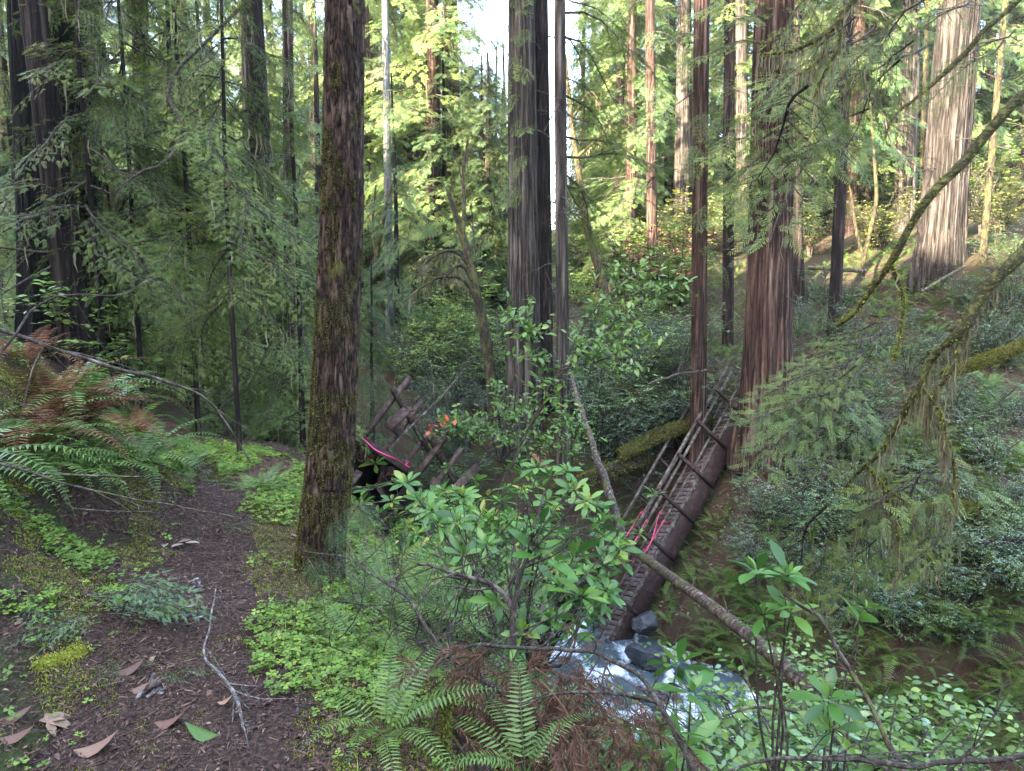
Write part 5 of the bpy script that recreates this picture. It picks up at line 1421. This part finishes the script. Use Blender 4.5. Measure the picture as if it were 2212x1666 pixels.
# ------------------------------------------------------------------ ground cover near the camera
def scatter_xy(rng, poly_fn, n, x0, x1, y0, y1):
    x = rng.uniform(x0, x1, n); y = rng.uniform(y0, y1, n); k = poly_fn(x, y); return x[k], y[k]
def trail_d(x, y):
    d2 = (x[:, None] - TRAIL[None, :, 0]) ** 2 + (y[:, None] - TRAIL[None, :, 1]) ** 2
    i = d2.argmin(1); s = (x - TRAIL[i, 0]) * tn[i, 0] + (y - TRAIL[i, 1]) * tn[i, 1]
    return s, wid[i]
UF = [frond_g(60 + k, 1.0, 50 - 8 * k, 60 + 10 * k, 20, .12) for k in range(3)]
rng = np.random.default_rng(1001)
def upright(n, rng, tilt=.35): return nrm(np.array((0, 0, 1.0)) + rng.normal(0, tilt, (n, 3)))
# litter
x, y = rng.uniform(-4, 1.5, 190000), rng.uniform(1.5, 9, 190000)
s, w = trail_d(x, y); k = (np.abs(s) < w + .25 + .6 * rng.random(len(x)) ** 3) | (rng.random(len(x)) < .12)
x, y = x[k], y[k]; z = H0(x, y) + .014
g = G(); n = len(x); a = rng.uniform(0, 6.283, n)
D = nrm(np.stack([np.cos(a), np.sin(a), rng.normal(0, .15, n)], -1))
sz = np.where(rng.random(n) < .030, rng.uniform(.025, .055, n), rng.uniform(.006, .021, n))
half = rng.random(n) < .45
g.inst(LEAFC[0], LEAFC[1], basis(D[half], upright(half.sum(), rng)), np.stack([x, y, z], -1)[half], sz[half], np.clip(rng.beta(1.0, 1.5, half.sum()), 0, 1))
q = ~half
g.inst(TUFT[0] * np.array((.25, 1, .3)), TUFT[1], basis(D[q], upright(q.sum(), rng)), np.stack([x, y, z], -1)[q], rng.uniform(.015, .06, q.sum()), np.clip(rng.beta(1.0, 2.2, q.sum()), 0, 1))
tag(obj("leaf_litter", g, M['litter']), "brown leaves and needle litter strewn along the trail", "litter", kind="stuff")
# slope litter
x, y = rng.uniform(-3, 12, 30000), rng.uniform(2, 22, 30000); s, w = trail_d(x, y); k = np.abs(s) > w + .5; x, y = x[k], y[k]; z = H0(x, y) + .02; n = len(x); a = rng.uniform(0, 6.283, n)
g = G(); g.inst(LEAFC[0], LEAFC[1], basis(nrm(np.stack([np.cos(a), np.sin(a), rng.normal(0, .3, n)], -1)), Hn(x, y) + rng.normal(0, .25, (n, 3))), np.stack([x, y, z], -1), rng.uniform(.04, .10, n), np.clip(rng.beta(1.3, 2.0, n), 0, 1))
tag(obj("fallen_leaves", g, M['litter']), "dead leaves scattered over the ravine banks", "litter", kind="stuff")
# clover
HEART = np.array([(0, 0, 0), (-.42, .55, .06), (-.36, .95, .02), (0, .82, -.05), (.36, .95, .02), (.42, .55, .06)])
ox = G()
V3, F3 = [], []
for q in range(3):
    a = q * 2.094; c, s_ = math.cos(a), math.sin(a)
    v = HEART @ np.array([[c, s_, 0], [-s_, c, 0], [0, 0, 1]]); b = len(V3); V3 += list(v)
    F3 += [(b, b + 3, b + 2, b + 1), (b, b + 5, b + 4, b + 3)]
V3 = np.array(V3); F3 = np.array(F3)
x, y = rng.uniform(-4.2, .9, 90000), rng.uniform(1.6, 8, 90000); s, w = trail_d(x, y)
nz = fbm(np.stack([x * 2.2, y * 2.2, 0 * x], -1), 3, 60)
k = ((s > w - .08) & (s < w + 1.3) & (nz + rng.normal(0, .05, len(x)) > .49)) | ((s < -w - .05) & (nz > .49) & (s > -w - 1.6)) | ((np.abs(s) > w * .5) & (nz > .60) & (np.abs(s) < w + 1.6)) | ((s < -w * .5) & (s > -w - 1.2) & (rng.random(len(x)) < .05))
x, y = x[k], y[k]; n = len(x); z = H0(x, y) + rng.uniform(.012, .06, n)
R0 = rotz(rng.uniform(0, 6.283, n)); Rt = basis(nrm(rng.normal(0, .3, (n, 3)) + np.array((0, 1.0, 0))), upright(n, rng, .22))
ox.inst(V3, F3, Rt @ R0, np.stack([x, y, z], -1), .006 + .024 * rng.beta(1.4, 2.2, n), np.clip(rng.normal(.42, .28, n), 0, 1))
tag(obj("clover_leaves", ox, M['oxalis']), "clover like ground cover beside the trail", "clover", kind="stuff")
# moss carpet
x, y = rng.uniform(-3.5, .8, 620000), rng.uniform(1.6, 8, 620000); s, w = trail_d(x, y); nz = fbm(np.stack([x * 3.1, y * 3.1, 0 * x], -1), 3, 71)
k = ((s > w - .05) & (s < w + .42) & (nz > .26)) | ((s > w - .15) & (s < w + .8) & (nz > .45)) | ((s < -w * .35) & (nz > .53)) | ((nz > .66))
x, y = x[k], y[k]; n = len(x); z = H0(x, y) + .004
g = G(); g.inst(TUFT[0], TUFT[1], basis(nrm(np.array((0, 0, .8)) + rng.normal(0, .6, (n, 3))), rng.normal(0, 1, (n, 3))), np.stack([x, y, z], -1), rng.uniform(.005, .013, n), np.clip(rng.normal(.5, .25, n), 0, 1))
tag(obj("moss_carpet", g, M['moss']), "yellow green moss along the trail's verge", "moss", kind="stuff")
# fern like undergrowth blades on the slopes
x, y = rng.uniform(-2, 16, 15000), rng.uniform(3, 26, 15000); nz = fbm(np.stack([x * .8, y * .8, 0 * x], -1), 3, 90)
cd, _ = creek_d(x, y); s, w = trail_d(x, y); k = (nz > .36) & (cd > 1.7) & ((s > w + .7) | (s < -w - .5)); x, y = x[k], y[k]; n = len(x); z = H0(x, y)
g = G(); az = rng.uniform(0, 6.283, n); nn = Hn(x, y)
dd = nrm(np.stack([np.cos(az), np.sin(az), 0 * az], -1) + nn * .2)
for k in range(3):
    q = np.arange(n) % 3 == k; V, T, F = UF[k].arrays()
    g.inst(V, tuple(f for f, m in F), basis(dd[q], nrm(np.array((0, 0, 1.0)) + .4 * nn[q])), np.stack([x, y, z], -1)[q], rng.uniform(.22, .6, q.sum()), np.clip(rng.normal(.45, .2, q.sum()), 0, 1))
tag(obj("undergrowth", g, M['fern']), "low leafy undergrowth over the ravine banks", "undergrowth", kind="stuff")
# fallen sticks over the banks
g = G(); x, y = rng.uniform(-3, 14, 2600), rng.uniform(2.5, 22, 2600); cd, _ = creek_d(x, y); s, w = trail_d(x, y); k = (cd > 1.5) & ((s > w + .3) | (s < -w - .2)); x, y = x[k], y[k]; z = H0(x, y)
for xx, yy, zz in zip(x, y, z):
    a = rng.uniform(0, 6.28); L = rng.uniform(.25, 1.1); d = np.array((math.cos(a), math.sin(a), 0)); p = np.array((xx, yy, zz + .03)); e = p + d * L; e[2] = zz + rng.normal(.05, .12) + .02
    m_ = (p + e) / 2 + rng.normal(0, .05 * L, 3); tube(g, smooth([p, m_, e], 5), np.linspace(1, .4, 5) * rng.uniform(.003, .011), 4, 0, rng.random(), False)
tag(obj("fallen_sticks", g, M['log']), "fallen sticks lying over the ravine banks", "sticks", kind="stuff")
# grass blades
g = G(); x, y = rng.uniform(-1.4, .2, 500), rng.uniform(1.9, 4.2, 500); s, w = trail_d(x, y); k = s > w - .05; x, y = x[k], y[k]
for xx, yy, zz in zip(x, y, H0(x, y)):
    if rng.random() < .4: continue
    a = rng.uniform(0, 6.28); L = rng.uniform(.06, .16); t = np.linspace(0, 1, 5); c, s_ = math.cos(a), math.sin(a)
    p = np.stack([xx + c * L * .5 * t ** 2, yy + s_ * L * .5 * t ** 2, zz + L * (t - .35 * t ** 2)], -1); hw = (.0025 * (1 - t))[:, None] * np.array((-s_, c, 0)); i = np.arange(4)
    g.add(np.concatenate([p - hw, p + hw]), np.stack([i, i + 1, 6 + i, 5 + i], -1), rng.uniform(.3, .9))
tag(obj("grass", g, M['oxalis']), "thin grass blades on the trail's verge", "grass", kind="stuff")

# single fallen leaves one can point at
def fallen_leaf(label, u, v, L, ang, tint, mat='litter', shape=LEAFC, name="fallen_leaf", maple=False):
    x, y = gp(u, v); g = G(); nn = Hn(np.array([x]), np.array([y]))[0]
    D = np.array((math.cos(R_(ang)), math.sin(R_(ang)), 0)); B = basis(D - nn * (D @ nn), nn)
    if maple:
        for a, l in ((0, 1), (.75, .85), (-.75, .85), (1.6, .55), (-1.6, .55)):
            c, s_ = math.cos(a), math.sin(a); g.inst(shape[0], shape[1], (B @ np.array([[c, -s_, 0], [s_, c, 0], [0, 0, 1]]))[None], np.zeros((1, 3)), L * l, np.array([tint]))
    else:
        g.inst(shape[0] * (1, 1, -1), shape[1], B[None], np.array([-D * L / 2]), L, np.array([tint]))
    g2 = G(); g2.merge(g); 
    tag(obj(name, g2, M[mat], None, (x, y, H(x, y) + .022)), label, "leaf")
fallen_leaf("large pinkish brown leaf lying on the trail near the bottom", 365, 1592, .13, -5, .72)
fallen_leaf("brown maple leaf at the bottom left of the trail", 105, 1600, .11, 60, .78, maple=True)
fallen_leaf("mauve grey leaf left of the large pinkish one on the trail", 285, 1440 + 50, .10, 30, .6)
fallen_leaf("pale pink leaf pointing at the white lichened stick", 305, 1510, .13, 20, .8)
fallen_leaf("grey leaf curled at the bottom left corner", 40, 1640, .10, 20, .45)
fallen_leaf("tan leaf at the very bottom of the trail", 210, 1655, .14, 15, .8)
fallen_leaf("mauve leaf at the left edge of the trail", 30, 1560, .10, 35, .62)
fallen_leaf("small orange leaf right of the white lichened stick", 488, 1535, .06, 10, .88, 'rust')
fallen_leaf("long green leaf near the clover at the bottom", 440, 1625, .12, 175, .25, 'fern')
fallen_leaf("dark brown leaf in the clover below the fir", 600, 1395, .08, 100, .5)
fallen_leaf("pale bleached leaf in the middle of the trail", 425, 1345 - 60, .06, 30, .86)
for k, (u, v, a) in enumerate([(340, 1205, 160), (355, 1190, 110), (370, 1195, 60), (385, 1185, 50), (400, 1190, 10)]):
    if k == 0: root = thing("leaf_sprig", "pale grey green fallen leaf sprig lying on the trail", "leaves", (*gp(370, 1195), H(*gp(370, 1195)) + .02))
    g = G(); D = np.array((math.cos(R_(a)), math.sin(R_(a)), .1)); x, y = gp(u, v)
    g.inst(LEAFB[0], LEAFB[1], basis(D, (0, 0, 1.0))[None], np.array([[x - root.location.x, y - root.location.y, .01]]), .09, np.array([.98])); obj("leaf", g, M['litter'], root)
# fallen conifer sprigs and moss clumps on the trail
def sprig(label, u, v, L, ang, n, seed, mat='hem'):
    x, y = gp(u, v); rng = np.random.default_rng(seed); r = thing("fallen_sprig", label, "sprig", (x, y, H(x, y) + .03))
    for k in range(n):
        a = R_(ang + rng.normal(0, 32)); g = G(); pr = SPR_B[rng.integers(3)]
        g.merge(pr, basis((math.cos(a), math.sin(a), .12), (rng.normal(0, .2), rng.normal(0, .2), 1.0)), (rng.normal(0, .06), rng.normal(0, .04), .01 * k), L * rng.uniform(.7, 1.1) / 1.15, -.15); obj("twig", g, [M[mat], M['twig']], r)
sprig("dark green fallen conifer sprig heap on the left of the trail", 235, 1340, .36, 20, 11, 1, 'huck')
sprig("bluish fallen conifer sprig lying low left on the trail", 150, 1375, .26, 200, 7, 2, 'huck')
sprig("grey green flattened sprig in the middle of the trail", 290, 1285, .26, 15, 3, 3)
sprig("small dull sprig near the bottom of the trail", 240, 1490, .18, 160, 3, 4)
sprig("small green sprig beside the white lichened stick", 345, 1495, .15, 30, 3, 5, 'huck')
sprig("dark sprig on the moss left of the fir", 480, 1160, .22, 30, 4, 6)
def moss_clump(label, u0, v0, u1, v1, seed):
    a, b = np.array(gp(u0, v0)), np.array(gp(u1, v1)); rng = np.random.default_rng(seed); n = 4200
    f = rng.random((n, 1)); p = a + (b - a) * f + rng.normal(0, .018, (n, 2)); z = H0(p[:, 0], p[:, 1]) + np.abs(rng.normal(.012, .012, n))
    c = np.array((a[0], a[1], H(*a))); g = G()
    g.inst(TUFT[0], TUFT[1], basis(nrm(rng.normal(0, .7, (n, 3)) + (0, 0, .6)), rng.normal(0, 1, (n, 3))), np.stack([p[:, 0], p[:, 1], z], -1) - c, rng.uniform(.005, .012, n), np.clip(rng.normal(.75, .2, n), 0, 1))
    tag(obj("moss_clump", g, M['moss'], None, tuple(c)), label, "moss")
moss_clump("bright yellow moss strip at the left side of the trail", 90, 1470, 180, 1440, 1)
moss_clump("yellow moss clump right of the fallen sprig heap", 340, 1340, 410, 1335, 2)
# small chips on trail
for k, (lab, u, v, L) in enumerate([("splintered pale wood chip on the trail by the stick", 405, 1360, .12), ("crumbled whitish rotten wood lump on the trail", 340, 1520, .07), ("pale mushroom like bark flake near the trail centre", 425, 1285, .06)]):
    x, y = gp(u, v); g = G(); rng = np.random.default_rng(k)
    for q in range(7): 
        D = nrm(np.array((1, .5, .1)) + rng.normal(0, .35 if k == 0 else 1, 3)); B = basis(D, (0, 0, 1.0)); box(g, rng.normal(0, .018, 3) + (0, 0, .015), np.stack([D, B[:, 0], B[:, 2]], -1), (L * rng.uniform(.25, .5), .007, .004))
    tag(obj("wood_chip", g, M['paletwig'], None, (x, y, H(x, y) + .01)), lab, "wood chip")

# ------------------------------------------------------------------ thin morning air
hm = bpy.data.materials.new("haze_air"); hm.use_nodes = True
nt = hm.node_tree; nt.nodes.clear()
ou = nt.nodes.new("ShaderNodeOutputMaterial"); pv = nt.nodes.new("ShaderNodeVolumePrincipled")
pv.inputs["Color"].default_value = (.86, .94, 1, 1); pv.inputs["Density"].default_value = .0003; pv.inputs["Anisotropy"].default_value = .1
nt.links.new(pv.outputs[0], ou.inputs["Volume"])
lo, hi = float(ZZ.min()) - 1, float(max(ZZ.max(), 60)) + 2
hx, hy0, hy1 = float(gx[-1]) + 1, float(gy[0]) - 1, float(gy[-1]) + 1
hx0 = float(gx[0]) - 1
g = G()
g.add([(a, b, c) for c in (lo, hi) for b in (hy0, hy1) for a in (hx0, hx)], [(0, 2, 3, 1), (4, 5, 7, 6), (0, 1, 5, 4), (2, 6, 7, 3), (0, 4, 6, 2), (1, 3, 7, 5)])
tag(obj("haze", g, hm, sm=False), "thin pale haze in the forest air", "haze", kind="stuff")
